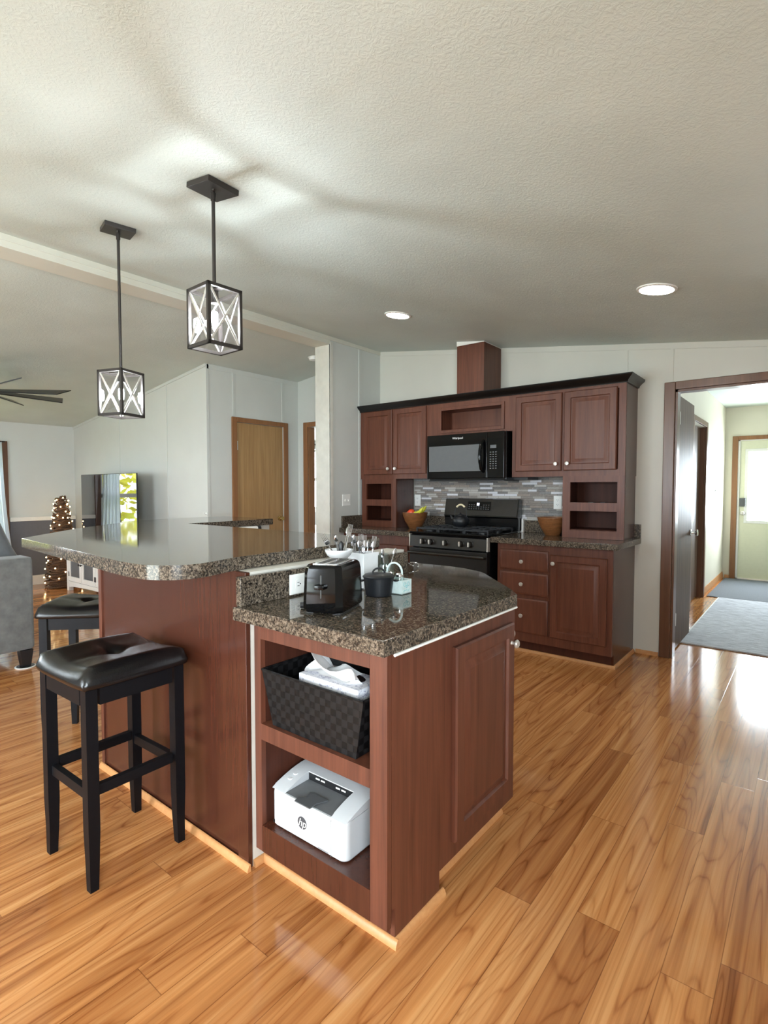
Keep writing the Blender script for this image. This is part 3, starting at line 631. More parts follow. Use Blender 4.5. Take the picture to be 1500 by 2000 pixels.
obj('storage_drawer', B((RX0 + 0.004, RX1 - 0.004, RF - 0.018, RF + 0.026, 0.05, 0.19), bev=0.006), 'slate_steel', t)
bm = bmesh.new(); prism(bm, [(4.47, 0.925), (4.545, 0.925), (4.545, 1.19), (4.515, 1.212), (4.485, 1.205), (4.45, 1.045), (4.47, 1.03)], RX0 + 0.018, RX1 + 0.002, 'x', bev=0.004); bgd = obj('backguard', bm, 'appliance', t)
bm = bmesh.new(); prism(bm, [(4.4495, 1.055), (4.4835, 1.203), (4.4815, 1.2035), (4.4465, 1.055)], RX0 + 0.026, RX1 - 0.006, 'x'); obj('backguard_face', bm, 'slate_steel', bgd)
nb = Vector((0, -0.9746, 0.224)); ob = Vector((0, 4.4655, 1.131)) + nb * 0.004
def bg_box(x, s, w, h, d=0.003):
    bm = bmesh.new(); up = Vector((0, 0.224, 0.9746)); c = ob + up * s
    bar(bm, c + Vector((x - w / 2, 0, 0)) , c + Vector((x + w / 2, 0, 0)), d, h, up=up); return bm
dp = obj('touch_panel', bg_box(-2.432, 0.01, 0.235, 0.082), 'gloss_black', t)
bm = bmesh.new(); up = Vector((0, 0.224, 0.9746))
for r_ in range(3):
    for k in range(9):
        if r_ == 2 and 2 < k < 6: continue
        c = ob + up * (-0.018 + r_ * 0.019) + nb * 0.002; x = -2.432 - 0.1 + k * 0.025
        bar(bm, c + Vector((x - 0.006, 0, 0)), c + Vector((x + 0.006, 0, 0)), 0.002, 0.005, up=up)
obj('touch_keys', bm, 'key_grey', dp)
bm = bmesh.new()
for x, s, w, h in ((-2.449, 0.026, 0.008, 0.026), (-2.434, 0.026, 0.008, 0.026), (-2.4415, 0.026, 0.012, 0.008)):
    c = ob + up * s + nb * 0.003; bar(bm, c + Vector((x - w / 2, 0, 0)), c + Vector((x + w / 2, 0, 0)), 0.002, h, up=up)
obj('clock_display', bm, 'clock_glow', dp)
for gx0, gx1 in ((RX0 + 0.03, -2.565), (-2.56, -2.305), (-2.30, RX1 - 0.03)):
    bm = bmesh.new(); gz = 0.952
    for y in (3.975, 4.075, 4.20, 4.325, 4.42): bar(bm, (gx0, y, gz), (gx1, y, gz), 0.012, 0.014)
    for x in (gx0 + 0.006, (gx0 + gx1) / 2, gx1 - 0.006): bar(bm, (x, 3.97, gz - 0.001), (x, 4.425, gz - 0.001), 0.012, 0.014)
    for x in (gx0 + 0.006, gx1 - 0.006):
        for y in (3.975, 4.42): box(bm, x - 0.007, x + 0.007, y - 0.007, y + 0.007, 0.9255, gz)
    obj('grate', bm, 'cast_iron', t)
for x, y in ((-2.70, 4.06), (-2.70, 4.32), (-2.43, 4.20), (-2.17, 4.06), (-2.17, 4.32)):
    bm = bmesh.new(); lathe(bm, [(0.045, 0.9255), (0.045, 0.933), (0.032, 0.936), (0.030, 0.943), (0, 0.944)], (x, y, 0), 20); obj('burner_cap', bm, 'cast_iron', t)
# kettle
kx, ky, kz = -2.508, 4.262, 0.9605
t = thing('tea_kettle', 'small black iron kettle with a pale arched handle on the range', 'kettle', (kx, ky, kz))
bm = bmesh.new(); lathe(bm, [(0.0, 0), (0.052, 0.0), (0.070, 0.018), (0.079, 0.045), (0.074, 0.072), (0.055, 0.092), (0.036, 0.098), (0, 0.098)], (kx, ky, kz), 28); obj('body', bm, 'cast_iron', t)
bm = bmesh.new(); lathe(bm, [(0.038, 0.098), (0.034, 0.106), (0.012, 0.112), (0.006, 0.118), (0.011, 0.126), (0, 0.13)], (kx, ky, kz), 20); obj('lid', bm, 'cast_iron', t)
bm = bmesh.new(); tube(bm, [(kx - 0.062, ky, kz + 0.05), (kx - 0.088, ky, kz + 0.072), (kx - 0.104, ky, kz + 0.098)], 0.016, 12, r_end=0.008); obj('spout', bm, 'cast_iron', t)
arc = lambda a0, a1, n: [(kx + 0.062 * math.cos(a), ky, kz + 0.105 + 0.092 * math.sin(a)) for a in [a0 + (a1 - a0) * i / n for i in range(n + 1)]]
bm = bmesh.new(); tube(bm, [(kx + 0.055, ky, kz + 0.075)] + arc(0, PI, 16) + [(kx - 0.055, ky, kz + 0.075)], 0.004, 8); obj('bail', bm, 'cast_iron', t)
bm = bmesh.new(); tube(bm, arc(0.85, PI - 0.85, 10), 0.0085, 10); obj('grip', bm, 'bone_handle', t)
# ---- microwave
t = thing('microwave', 'black over-the-range microwave with a grey window', 'microwave', (-2.43, 4.15, 1.375))
MX0, MX1, MF = -2.80, -2.026, 4.165
obj('case', B((MX0 + 0.003, MX1, MF + 0.02, UB, 1.378, 1.788), bev=0.004), 'appliance', t)
cx = -2.187
dr = obj('door', B((MX0, cx - 0.002, MF - 0.02, MF + 0.018, 1.392, 1.785), bev=0.006), 'gloss_black', t)
obj('door_window', B((-2.775, -2.245, MF - 0.0225, MF - 0.0195, 1.455, 1.685), bev=0.001), 'plastic_grey', dr)
bm = bmesh.new(); tube(bm, [(-2.218, MF - 0.016, 1.45), (-2.224, MF - 0.05, 1.47), (-2.228, MF - 0.066, 1.53), (-2.228, MF - 0.07, 1.58), (-2.228, MF - 0.066, 1.63), (-2.224, MF - 0.05, 1.69), (-2.218, MF - 0.016, 1.71)], 0.015, 12); obj('handle', bm, 'gloss_black', dr)
cp = obj('control_panel', B((cx, MX1 - 0.002, MF - 0.02, MF + 0.018, 1.392, 1.785), bev=0.006), 'gloss_black', t)
obj('display', B((-2.155, -2.10, MF - 0.0225, MF - 0.0195, 1.645, 1.672)), 'plastic_grey', cp)
bm = bmesh.new()
for r_ in range(8):
    for k in range(3):
        x = -2.152 + k * 0.025; z = 1.475 + r_ * 0.0195; box(bm, x - 0.006, x + 0.006, MF - 0.0222, MF - 0.0195, z - 0.003, z + 0.003)
obj('keypad', bm, 'key_grey', cp)
writing('maker_lettering', 'Whirlpool', 0.026, 'mark_white', dr, facing((-2.475, MF - 0.0205, 1.748), FY))
obj('bottom_grille', B((MX0 + 0.01, MX1 - 0.01, MF + 0.0, MF + 0.30, 1.368, 1.377)), 'plastic_dark', t)
obj('mounting_plate', B((MX1, MX1 + 0.13, MF + 0.16, MF + 0.38, 1.378, 1.398)), 'plastic_dark', t)
# ---- bowls and fruit
def bowl(x, y, z, r, h, label):
    t = obj('wooden_bowl', bmesh.new(), 'bowl_wood') if False else None
    bm = bmesh.new(); lathe(bm, [(0, 0), (r * 0.48, 0), (r * 0.52, h * 0.06), (r * 0.74, h * 0.38), (r * 0.76, h * 0.40), (r * 0.92, h * 0.72), (r * 0.93, h * 0.74), (r, h * 0.97), (r * 0.985, h), (r * 0.93, h), (r * 0.86, h * 0.74), (r * 0.66, h * 0.38), (r * 0.4, h * 0.12), (0, h * 0.1)], (x, y, z), 40)
    return tag(obj('wooden_bowl', bm, 'bowl_wood', loc=(x, y, z)), label, 'bowl', 'wooden bowls on the kitchen counter')
bowl(-3.06, 4.325, 0.916, 0.125, 0.155, 'turned wooden bowl heaped with fruit on the corner counter')
bowl(-1.693, 4.37, 0.916, 0.125, 0.15, 'turned wooden bowl half hidden behind the cubby cabinet')
for name, x, y, z, r, mat, lab in (('red_fruit', -3.075, 4.285, 1.070, 0.038, 'tomato', 'bright red-orange round fruit on top of the wooden bowl'), ('pink_fruit', -3.120, 4.315, 1.060, 0.030, 'peach', 'pinkish fruit at the rim of the fruit bowl'), ('red_fruit', -3.05, 4.36, 1.045, 0.038, 'tomato', 'red fruit deep in the fruit bowl behind the others')):
    bm = bmesh.new(); ball(bm, (x, y, z), r, 1, 1, 0.9); o = tag(obj(name, bm, mat, loc=(x, y, z)), lab, 'fruit', 'fruit in the wooden bowl')
for k, (y, dz, lab) in enumerate(((4.262, 0.006, 'yellow-green banana in front, curving over the bowl rim'), (4.31, 0.014, 'yellow-green banana tucked behind another banana in the bowl'))):
    bm = bmesh.new(); pts = [(-3.025 + 0.105 * s, y, 1.065 + dz + 0.055 * s * s - 0.01 * math.sin(PI * s)) for s in [i / 9 for i in range(10)]]
    tube(bm, pts[:3], 0.010, 8, r_end=0.017); tube(bm, pts[2:8], 0.017, 8); tube(bm, pts[7:], 0.017, 8, r_end=0.006)
    tag(obj('banana', bm, 'banana', loc=(-2.98, y, 1.07)), lab, 'banana', 'fruit in the wooden bowl')
# ---- outlets and switches
def outlet(o, n, label, kind='outlet', wide=False, w=0.072, h=0.116):
    Mx = facing(o, n); t = thing(kind, label, 'outlet' if kind == 'outlet' else 'light switch', o, group='white wall plates')
    if wide: w, h = h, w
    bm = bmesh.new(); rect_loft(bm, Mx @ Matrix.Translation((-w / 2, -h / 2, 0)), w, h, [(0, 0), (0, 0.003), (0.004, 0.006), (0.006, 0.006)]); obj('cover_plate', bm, 'plastic_white', t)
    if kind == 'outlet':
        for s in (-1, 1):
            T = Mx @ Matrix.Rotation(PI / 2 if wide else 0, 4, 'Z') @ Matrix.Translation((0, s * 0.020, 0.006)); bm = bmesh.new()
            loft(bm, [[T @ Vector((x, y, d)) for x, y in rounded_rect(-0.0165, 0.0165, -0.014, 0.014, 0.008)] for d in (0.0, 0.0014)]); k = obj('socket', bm, 'plastic_white', t)
            bm = bmesh.new()
            for dx in (-0.006, 0.006): bar(bm, T @ Vector((dx, -0.002, 0.0016)), T @ Vector((dx, 0.007, 0.0016)), 0.002, 0.002, up=n)
            bar(bm, T @ Vector((0, -0.009, 0.0016)), T @ Vector((0, -0.0055, 0.0016)), 0.004, 0.002, up=n); obj('socket_slots', bm, 'plastic_dark', k)
    else:
        for s in (-1, 1):
            bm = bmesh.new(); q = Mx @ Vector((s * 0.023, 0.0, 0.008)); box(bm, q.x - 0.006, q.x + 0.006, q.y - 0.004, q.y + 0.004, q.z - 0.011, q.z + 0.011, bev=0.001); obj('toggle', bm, 'plastic_white', t)
    return t
outlet((-3.190, 4.556, 1.184), FY, 'white outlet on the mosaic tile above the fruit bowl')
outlet((-1.722, 4.556, 1.184), FY, 'white outlet on the mosaic tile above the empty wooden bowl')
outlet((-3.70, 4.026, 1.186), (1, 0, 0), 'white double toggle switch plate on the grey partition wall', 'light_switch', w=0.116, h=0.116)
outlet((-1.03, 8.35, 1.28), (1, 0, 0), 'white switch plate on the bright hall wall near the entry door', 'light_switch')

# ------------------------------------------------------------------ island and bar
KX, KY = -1.478, 1.13
bm = bmesh.new(); w = 0.10
outer = [(KX, 2.0), (KX, KY), (-2.56, KY), (-3.45, 2.02), (-3.45, 2.75)]; inner = [(-3.35, 2.75), (-3.35, 2.06), (-2.52, 1.23), (KX - 0.10, 1.23), (KX - 0.10, 2.0)]
prism(bm, outer + inner, 0, 1.020); struct('wall_island', bm, 'cream', smooth=0)
t = thing('cherry_cladding', 'tall glossy cherry end panel under the bar, behind the front stool', 'panel', (-2.0, 1.11, 0))
obj('panel_face', B((-2.548, -1.535, 1.118, 1.1295, 0.0, 1.020)), 'cherry_panel', t)
obj('corner_post', B((-1.535, KX, 1.110, 1.1295, 0.0, 1.020), bev=0.003), 'cherry_panel', t); obj('corner_post', B((-2.575, -2.548, 1.110, 1.1295, 0, 1.020), bev=0.003), 'cherry', t)
# bar top
def smooth_path(ctrl, n=6):
    out = []; m = len(ctrl)
    for i in range(m - 1):
        p0, p1, p2, p3 = ctrl[max(i - 1, 0)], ctrl[i], ctrl[i + 1], ctrl[min(i + 2, m - 1)]
        for k in range(n):
            s = k / n; out.append(tuple(0.5 * (2 * p1[j] + (p2[j] - p0[j]) * s + (2 * p0[j] - 5 * p1[j] + 4 * p2[j] - p3[j]) * s * s + (-p0[j] + 3 * p1[j] - 3 * p2[j] + p3[j]) * s ** 3) for j in (0, 1)))
    return out + [ctrl[-1]]
near = smooth_path([(-1.545, 1.20), (-1.535, 1.10), (-1.505, 1.00), (-1.497, 0.94), (-1.52, 0.885), (-1.56, 0.848), (-1.63, 0.825), (-1.76, 0.823)], 4)
barpts = [(-1.625, 2.001), (-1.552, 1.58)] + near + [(-2.30, 0.872), (-2.935, 0.921), (-3.41, 1.36), (-3.90, 1.95), (-3.97, 2.25), (-3.97, 2.765), (-3.322, 2.765), (-3.30, 2.01)]
t = thing('bar_counter', 'raised speckled brown bar counter with a rounded corner over the stools', 'bar counter', (-2.4, 1.4, 1.0215))
bm = bmesh.new(); prism(bm, list(reversed(barpts)), 1.0215, 1.067, 'z', bev=0.004, seg=2); obj('counter_slab', bm, 'granite', t)
t = thing('under_bar_tube', 'short white tube with a black end under the inner edge of the bar', 'tube', (-3.33, 2.5, 1.0))
bm = bmesh.new(); tube(bm, [(-3.315, 2.30, 1.001), (-3.315, 2.60, 1.001)], 0.018, 14); obj('tube_body', bm, 'plastic_white', t)
bm = bmesh.new(); tube(bm, [(-3.315, 2.60, 1.001), (-3.315, 2.63, 1.001)], 0.0195, 14); obj('end_cap', bm, 'plastic_dark', t)
# island lower counter
ipts = [(-1.476, 1.058), (-0.842, 1.055), (-0.840, 1.835)] + smooth_path([(-0.845, 1.85), (-1.09, 2.115), (-1.20, 2.225), (-1.34, 2.285), (-1.46, 2.295)], 4)[1:] + [(-1.66, 2.295), (-1.66, 2.003), (-1.476, 2.003)]
t = slab('island_counter', ipts, CZ0, CZ1, 'granite', 'lower speckled brown island counter with the toaster standing on it', 'countertop',
         [('backsplash', B((KX, KX + 0.026, 1.072, 2.0, CZ1, 1.012), bev=0.003))])
bm = bmesh.new(); tube(bm, [(-0.842, 1.10, 0.867), (-0.8425, 1.4, 0.866), (-0.842, 1.835, 0.867)], 0.0042, 6); obj('caulk_bead', bm, 'caulk', t)
outlet((KX + 0.0265, 1.338, 0.958), (1, 0, 0), 'white outlet lying sideways on the island splash behind the toaster', wide=True)
# end cabinet with open shelves
t = thing('shelf_cabinet', 'open cherry end cabinet holding the printer below and the woven basket above', 'cabinet', (-1.19, 1.14, 0))
x0, x1, f, bk = -1.476, -0.900, 1.142, 1.41; ox0, ox1 = -1.443, -0.963
obj('face_frame', B((x0, ox0, f, f + 0.02, 0.062, 0.869), (ox1, x1, f, f + 0.02, 0.062, 0.869), (ox0, ox1, f, f + 0.02, 0.796, 0.869), bev=0.0015), 'cherry', t)
obj('shelf', B((ox0, ox1, f, bk - 0.012, 0.452, 0.507)), 'cherry', t)
obj('cabinet_floor', B((ox0, ox1, f, bk - 0.012, 0.062, 0.154)), 'cherry_panel', t)
obj('side_panel', B((x1 - 0.018, x1, f + 0.0205, bk, 0.112, 0.869), (x1 - 0.016, x1, 1.178, bk, 0.0, 0.112)), 'cherry', t)
obj('side_panel', B((x0, x0 + 0.03, f + 0.0205, bk - 0.012, 0.062, 0.869)), 'cherry_dark', t)
obj('inner_lining', B((ox1, ox1 + 0.04, f + 0.0205, bk - 0.012, 0.154, 0.869)), 'cherry_dark', t)
obj('back_panel', B((x0, x1 - 0.0185, bk - 0.011, bk, 0.062, 0.869)), 'cherry_dark', t)
obj('toe_kick', B((x0, x1 - 0.0165, 1.178, 1.192, 0, 0.061)), 'cherry_dark', t)
# door cabinet of the island
t = thing('island_cabinet', 'cherry island cabinet with one raised-panel door, facing the walkway', 'cabinet', (-1.2, 1.7, 0))
obj('carcass', B((-1.476, -0.921, 1.4105, 1.93, 0.085, 0.869)), 'cherry_dark', t)
obj('face_frame', B((-0.92, -0.90, 1.4105, 1.485, 0.085, 0.869), (-0.92, -0.90, 1.905, 1.945, 0.085, 0.869), (-0.92, -0.90, 1.485, 1.905, 0.085, 0.165), (-0.92, -0.90, 1.485, 1.905, 0.785, 0.869)), 'cherry', t)
obj('toe_kick', B((-0.97, -0.955, 1.4105, 1.93, 0, 0.084)), 'cherry_dark', t)
panel_door(t, (-0.90, 1.482, 0.145), (1, 0, 0), 0.428, 0.645, (0.398, 0.572))
# angled corner cabinet
t = thing('corner_cabinet', 'angled cherry corner cabinet at the far end of the island', 'cabinet', (-1.2, 2.1, 0))
bm = bmesh.new(); prism(bm, [(-1.476, 1.932), (-0.94, 1.946), (-1.205, 2.222), (-1.476, 2.24)], 0.085, 0.869); obj('carcass', bm, 'cherry_dark', t)
bm = bmesh.new(); prism(bm, [(-1.42, 1.932), (-0.99, 1.94), (-1.22, 2.17), (-1.42, 2.18)], 0, 0.084); obj('toe_kick', bm, 'cherry_dark', t)
nn = Vector((0.72, 0.69, 0)).normalized(); panel_door(t, Vector((-0.945, 1.955, 0.145)) , nn, 0.345, 0.645, (0.025, 0.575))

# ------------------------------------------------------------------ things on the island
# toaster (local axes: +x across the front, -y the front)
t = thing('toaster', 'glossy black two-slice toaster on the island counter', 'toaster', (-1.205, 1.250, 0.9155), math.radians(21))
def oct_(hx, hy, c, z): return [(hx - c, -hy, z), (hx, -hy + c, z), (hx, hy - c, z), (hx - c, hy, z), (-hx + c, hy, z), (-hx, hy - c, z), (-hx, -hy + c, z), (-hx + c, -hy, z)]
bm = bmesh.new(); loft(bm, [oct_(0.064, 0.100, 0.018, 0.006), oct_(0.067, 0.103, 0.018, 0.014), oct_(0.063, 0.098, 0.017, 0.125), oct_(0.060, 0.094, 0.017, 0.143), oct_(0.054, 0.088, 0.016, 0.150)])
body = obj('body', bm, 'gloss_black', t, local=True, smooth=28)
bm = bmesh.new()
for s in (-1, 1): box(bm, s * 0.045 - 0.012, s * 0.045 + 0.012, -0.085, 0.085, 0.0, 0.008)
obj('base', bm, 'plastic_dark', t, local=True)
bm = bmesh.new(); box(bm, -0.040, 0.040, -0.072, 0.072, 0.1495, 0.1525, bev=0.001); tp = obj('slot_plate', bm, 'chrome', t, local=True)
bm = bmesh.new()
for s in (-1, 1): box(bm, s * 0.019 - 0.010, s * 0.019 + 0.010, -0.062, 0.062, 0.1520, 0.1532)
obj('slot', bm, 'plastic_dark', tp, local=True)
bm = bmesh.new(); box(bm, -0.016, 0.016, -0.118, -0.096, 0.078, 0.094, bev=0.004); obj('lever', bm, 'gloss_black', t, local=True)
bm = bmesh.new(); box(bm, -0.0022, 0.0022, -0.1015, -0.0985, 0.05, 0.12); obj('lever_slot', bm, 'crown_black', t, local=True)
bm = bmesh.new(); tube(bm, [(-0.066, 0.0, 0.012), (-0.085, -0.01, 0.006), (-0.105, 0.02, 0.006), (-0.12, 0.06, 0.02), (-0.125, 0.085, 0.04)], 0.0035, 8); tube(bm, [(-0.10, -0.035, 0.010), (-0.078, -0.03, 0.012)], 0.010, 10); obj('power_cord', bm, 'plastic_dark', t, local=True)
# cast pot
px, py, pz = -1.225, 1.505, 0.9155
t = thing('cast_pot', 'small black lidded iron pot beside the toaster', 'pot', (px, py, pz))
bm = bmesh.new(); lathe(bm, [(0, 0), (0.043, 0), (0.047, 0.004), (0.055, 0.062), (0.056, 0.066), (0, 0.066)], (px, py, pz), 32); obj('body', bm, 'cast_iron', t)
bm = bmesh.new(); lathe(bm, [(0.058, 0.0665), (0.059, 0.070), (0.05, 0.077), (0.02, 0.082), (0, 0.083)], (px, py, pz), 32); ld = obj('lid', bm, 'cast_iron', t)
bm = bmesh.new(); tube(bm, [(px + 0.022 * math.cos(a) * 0.75, py + 0.022 * math.cos(a) * 0.65, pz + 0.080 + 0.018 * math.sin(a)) for a in [PI * i / 10 for i in range(11)]], 0.0035, 8); obj('lid_handle', bm, 'cast_iron', ld)
bm = bmesh.new()
for s in (-1, 1): box(bm, px + s * 0.062 * 0.78 - 0.009, px + s * 0.062 * 0.78 + 0.009, py + s * 0.062 * 0.62 - 0.009, py + s * 0.062 * 0.62 + 0.009, pz + 0.05, pz + 0.057, bev=0.003)
obj('side_handle', bm, 'cast_iron', t)
# shaker caddy
t = thing('shaker_caddy', 'pale mint arched caddy with two glass shakers on the island', 'caddy', (-1.215, 1.585, 0.9155))
z = 0.9155; x0, x1, y0, y1 = -1.272, -1.160, 1.556, 1.618
obj('box', B((x0, x1, y0, y0 + 0.005, z, z + 0.052), (x0, x1, y1 - 0.005, y1, z, z + 0.052), (x0, x0 + 0.005, y0 + 0.005, y1 - 0.005, z, z + 0.052), (x1 - 0.005, x1, y0 + 0.005, y1 - 0.005, z, z + 0.052), (x0, x1, y0, y1, z, z + 0.004), bev=0.0012), 'caddy_glaze', t)
bm = bmesh.new(); xm = (x0 + x1) / 2; ym = (y0 + y1) / 2; tube(bm, [(xm - 0.035, ym, z + 0.03), (xm - 0.035, ym, z + 0.075)] + [(xm - 0.035 * math.cos(a), ym, z + 0.075 + 0.035 * math.sin(a)) for a in [PI * i / 10 for i in range(1, 10)]] + [(xm + 0.035, ym, z + 0.075), (xm + 0.035, ym, z + 0.03)], 0.0038, 8); obj('arch_handle', bm, 'caddy_glaze', t)
bm = bmesh.new()
for cy_, cz_, r_ in ((1.575, 0.036, 0.007), (1.597, 0.036, 0.007), (1.586, 0.027, 0.004)):
    tube(bm, [(x1 + 0.0006, cy_ + r_ * math.cos(a), z + cz_ + r_ * math.sin(a)) for a in [2 * PI * i / 16 for i in range(16)]], 0.0012, 5, closed=True)
for k in range(3): tube(bm, [(x1 + 0.0006, 1.568 + k * 0.013, z + 0.01 + 0.003 * (k % 2)), (x1 + 0.0006, 1.577 + k * 0.013, z + 0.016)], 0.0014, 5)
obj('painted_motif', bm, 'caddy_print', t)
for k, (sx, lab) in enumerate(((-1.243, 'glass shaker in the caddy, the one nearer the bar wall'), (-1.192, 'glass shaker in the caddy, the one nearer the walkway'))):
    s = thing('shaker', lab, 'shaker', (sx, ym, z + 0.0045), group='glass shakers in the caddy')
    bm = bmesh.new(); lathe(bm, [(0, 0), (0.017, 0), (0.018, 0.004), (0.018, 0.05), (0.014, 0.056), (0, 0.056)], (sx, ym, z + 0.0045), 18); obj('jar', bm, 'jar_glass', s)
    bm = bmesh.new(); lathe(bm, [(0, 0.003), (0.0145, 0.003), (0.0145, 0.030), (0, 0.030)], (sx, ym, z + 0.0045), 18); obj('contents', bm, 'salt', s)
    bm = bmesh.new(); lathe(bm, [(0.0155, 0.0565), (0.0155, 0.064), (0.01, 0.07), (0, 0.071)], (sx, ym, z + 0.0045), 18); obj('cap', bm, 'chrome', s)
# utensils: (bowl-end spoons, forks) as single things
def utensil(name, base, tip, label, group, spoon=True, mat='silver', head=0.0115):
    base, tip = Vector(base), Vector(tip); d = (tip - base); L = d.length; d.normalize(); bm = bmesh.new()
    tube(bm, [(0, 0, 0), (0, 0, L * 0.5), (0, 0.002, L * 0.80)], 0.0032, 7, r_end=0.0022)
    if spoon: ball(bm, (0, 0, L * 0.80 + head * 1.3), head, 0.72, 0.22, 1.5, 12, 8)
    else:
        box(bm, -0.009, 0.009, -0.0012, 0.0012, L * 0.79, L * 0.79 + 0.016, bev=0.001)
        for k in range(4): box(bm, -0.009 + k * 0.0052, -0.0066 + k * 0.0052, -0.001, 0.001, L * 0.79 + 0.014, L * 0.79 + 0.045)
    q = Vector((0, 0, 1)).rotation_difference(d).to_matrix().to_4x4()
    bmesh.ops.transform(bm, matrix=Matrix.Translation(base) @ q @ Matrix.Rotation(0.95, 4, 'Z'), verts=bm.verts)
    return tag(obj(name, bm, mat, loc=base), label, name, group)
# square crock with cutlery
t = thing('square_crock', 'square white crock packed with cutlery on the island counter', 'crock', (-1.375, 1.59, 0.9155))
x0, x1, y0, y1, z0, z1 = -1.415, -1.333, 1.548, 1.634, 0.9155, 1.053
obj('body', B((x0, x1, y0, y0 + 0.006, z0, z1), (x0, x1, y1 - 0.006, y1, z0, z1), (x0, x0 + 0.006, y0 + 0.006, y1 - 0.006, z0, z1), (x1 - 0.006, x1, y0 + 0.006, y1 - 0.006, z0, z1), (x0, x1, y0, y1, z0, z0 + 0.006), bev=0.0015), 'porcelain', t)
obj('rim_band', B((x1 - 0.001, x1 + 0.002, y0 - 0.002, y1 + 0.002, z1 - 0.012, z1 + 0.001), (x0, x1, y0 - 0.002, y0 + 0.001, z1 - 0.012, z1 + 0.001)), 'porcelain', t)
labs = ['tallest spoon leaning over the square crock', 'spoon in the middle of the square crock', 'fork at the back of the square crock', 'short spoon at the corner of the square crock nearest the jar', 'fork leaning outward from the square crock', 'spoon standing close to the crock rim', 'fork in the middle of the crock, between two spoons', 'spoon at the near corner of the square crock', 'fork tilted towards the range from the square crock', 'spoon beside the tall jar, leaning out of the square crock']
for k, (bx_, by_, tx, ty, tz, sp) in enumerate(((-1.375, 1.575, -1.375, 1.535, 1.135, True), (-1.37, 1.595, -1.372, 1.600, 1.105, True), (-1.395, 1.58, -1.405, 1.565, 1.118, False), (-1.36, 1.615, -1.352, 1.632, 1.100, True), (-1.355, 1.57, -1.345, 1.545, 1.125, False), (-1.395, 1.61, -1.400, 1.622, 1.103, True), (-1.38, 1.60, -1.385, 1.612, 1.112, False), (-1.36, 1.56, -1.362, 1.553, 1.108, True), (-1.37, 1.61, -1.365, 1.650, 1.106, False), (-1.385, 1.622, -1.39, 1.642, 1.098, True))):
    utensil('spoon' if sp else 'fork', (bx_, by_, 0.925), (tx, ty, tz), labs[k], 'cutlery in the square crock', sp)
# footed dish with napkins and cutlery
dx, dy = -1.372, 1.452
t = thing('footed_dish', 'white footed dish behind the toaster holding small utensils', 'dish', (dx, dy, 0.9155))
bm = bmesh.new(); lathe(bm, [(0, 0), (0.036, 0), (0.036, 0.005), (0.016, 0.012), (0.012, 0.07), (0.016, 0.122), (0.030, 0.128), (0.044, 0.14), (0.052, 0.155), (0.052, 0.161), (0.047, 0.16), (0.038, 0.146), (0, 0.138)], (dx, dy, 0.9155), 32); obj('body', bm, 'porcelain', t)
for k, (ax, ay, tx, ty, tz, sp, lab) in enumerate(((dx - 0.015, dy - 0.01, dx - 0.028, dy - 0.035, 1.105, False, 'small fork sticking up at the near side of the footed dish'), (dx + 0.0, dy - 0.005, dx + 0.004, dy - 0.018, 1.115, True, 'small spoon sticking up in the middle of the footed dish'), (dx + 0.005, dy + 0.02, dx - 0.005, dy + 0.056, 1.150, True, 'long spoon rising highest from the footed dish'), (dx + 0.012, dy + 0.018, dx + 0.012, dy + 0.045, 1.142, False, 'long fork beside the tallest spoon in the footed dish'))):
    utensil('spoon' if sp else 'fork', (ax, ay, 1.056), (tx, ty, tz), lab, 'utensils in the footed dish', sp, head=0.010)
bm = bmesh.new(); lathe(bm, [(0, 0), (0.009, 0), (0.010, 0.02), (0.008, 0.042), (0, 0.05)], (dx - 0.012, dy + 0.024, 1.0565), 14); tag(obj('pepper_mill', bm, 'plastic_dark', loc=(dx - 0.012, dy + 0.024, 1.0565)), 'tiny dark mill standing in the footed dish', 'mill')
# jars
def jar(x, y, r, h, label, fill):
    t = thing('glass_jar', label, 'jar', (x, y, 0.9155), group='glass jars on the island')
    bm = bmesh.new(); lathe(bm, [(0, 0), (r, 0), (r, h * 0.9), (r * 0.93, h), (r * 0.86, h), (r * 0.9, h * 0.9), (r * 0.9, 0.005), (0, 0.005)], (x, y, 0.9155), 24); obj('body', bm, 'jar_glass', t)
    bm = bmesh.new(); lathe(bm, [(0, 0.006), (r * 0.88, 0.006), (r * 0.88, h * fill), (0, h * fill)], (x, y, 0.9155), 24); obj('contents', bm, 'salt', t)
    return t
jar(-1.318, 1.668, 0.034, 0.088, 'short pale glass jar with two spoons behind the iron pot', 0.6)
jar(-1.385, 1.722, 0.030, 0.118, 'tall clear glass jar between the square crock and the short jar', 0.35)
utensil('spoon', (-1.322, 1.662, 0.975), (-1.325, 1.652, 1.052), 'spoon in the short jar, tilted towards the crock', 'spoons in the short jar', head=0.010)
utensil('spoon', (-1.312, 1.674, 0.975), (-1.300, 1.700, 1.055), 'spoon in the short jar, tilted towards the range', 'spoons in the short jar', head=0.010)
bm = bmesh.new(); tube(bm, [(-1.52 + 0.02 * math.cos(a), 2.14 + 0.03 * math.sin(a), 0.9195 + 0.02 * max(0, math.sin(a * 0.5))) for a in [i * 0.45 for i in range(13)]], 0.003, 7); tag(obj('wire_hook', bm, 'chrome', loc=(-1.52, 2.14, 0.9165)), 'little silver wire hook lying at the far edge of the island counter', 'hook')

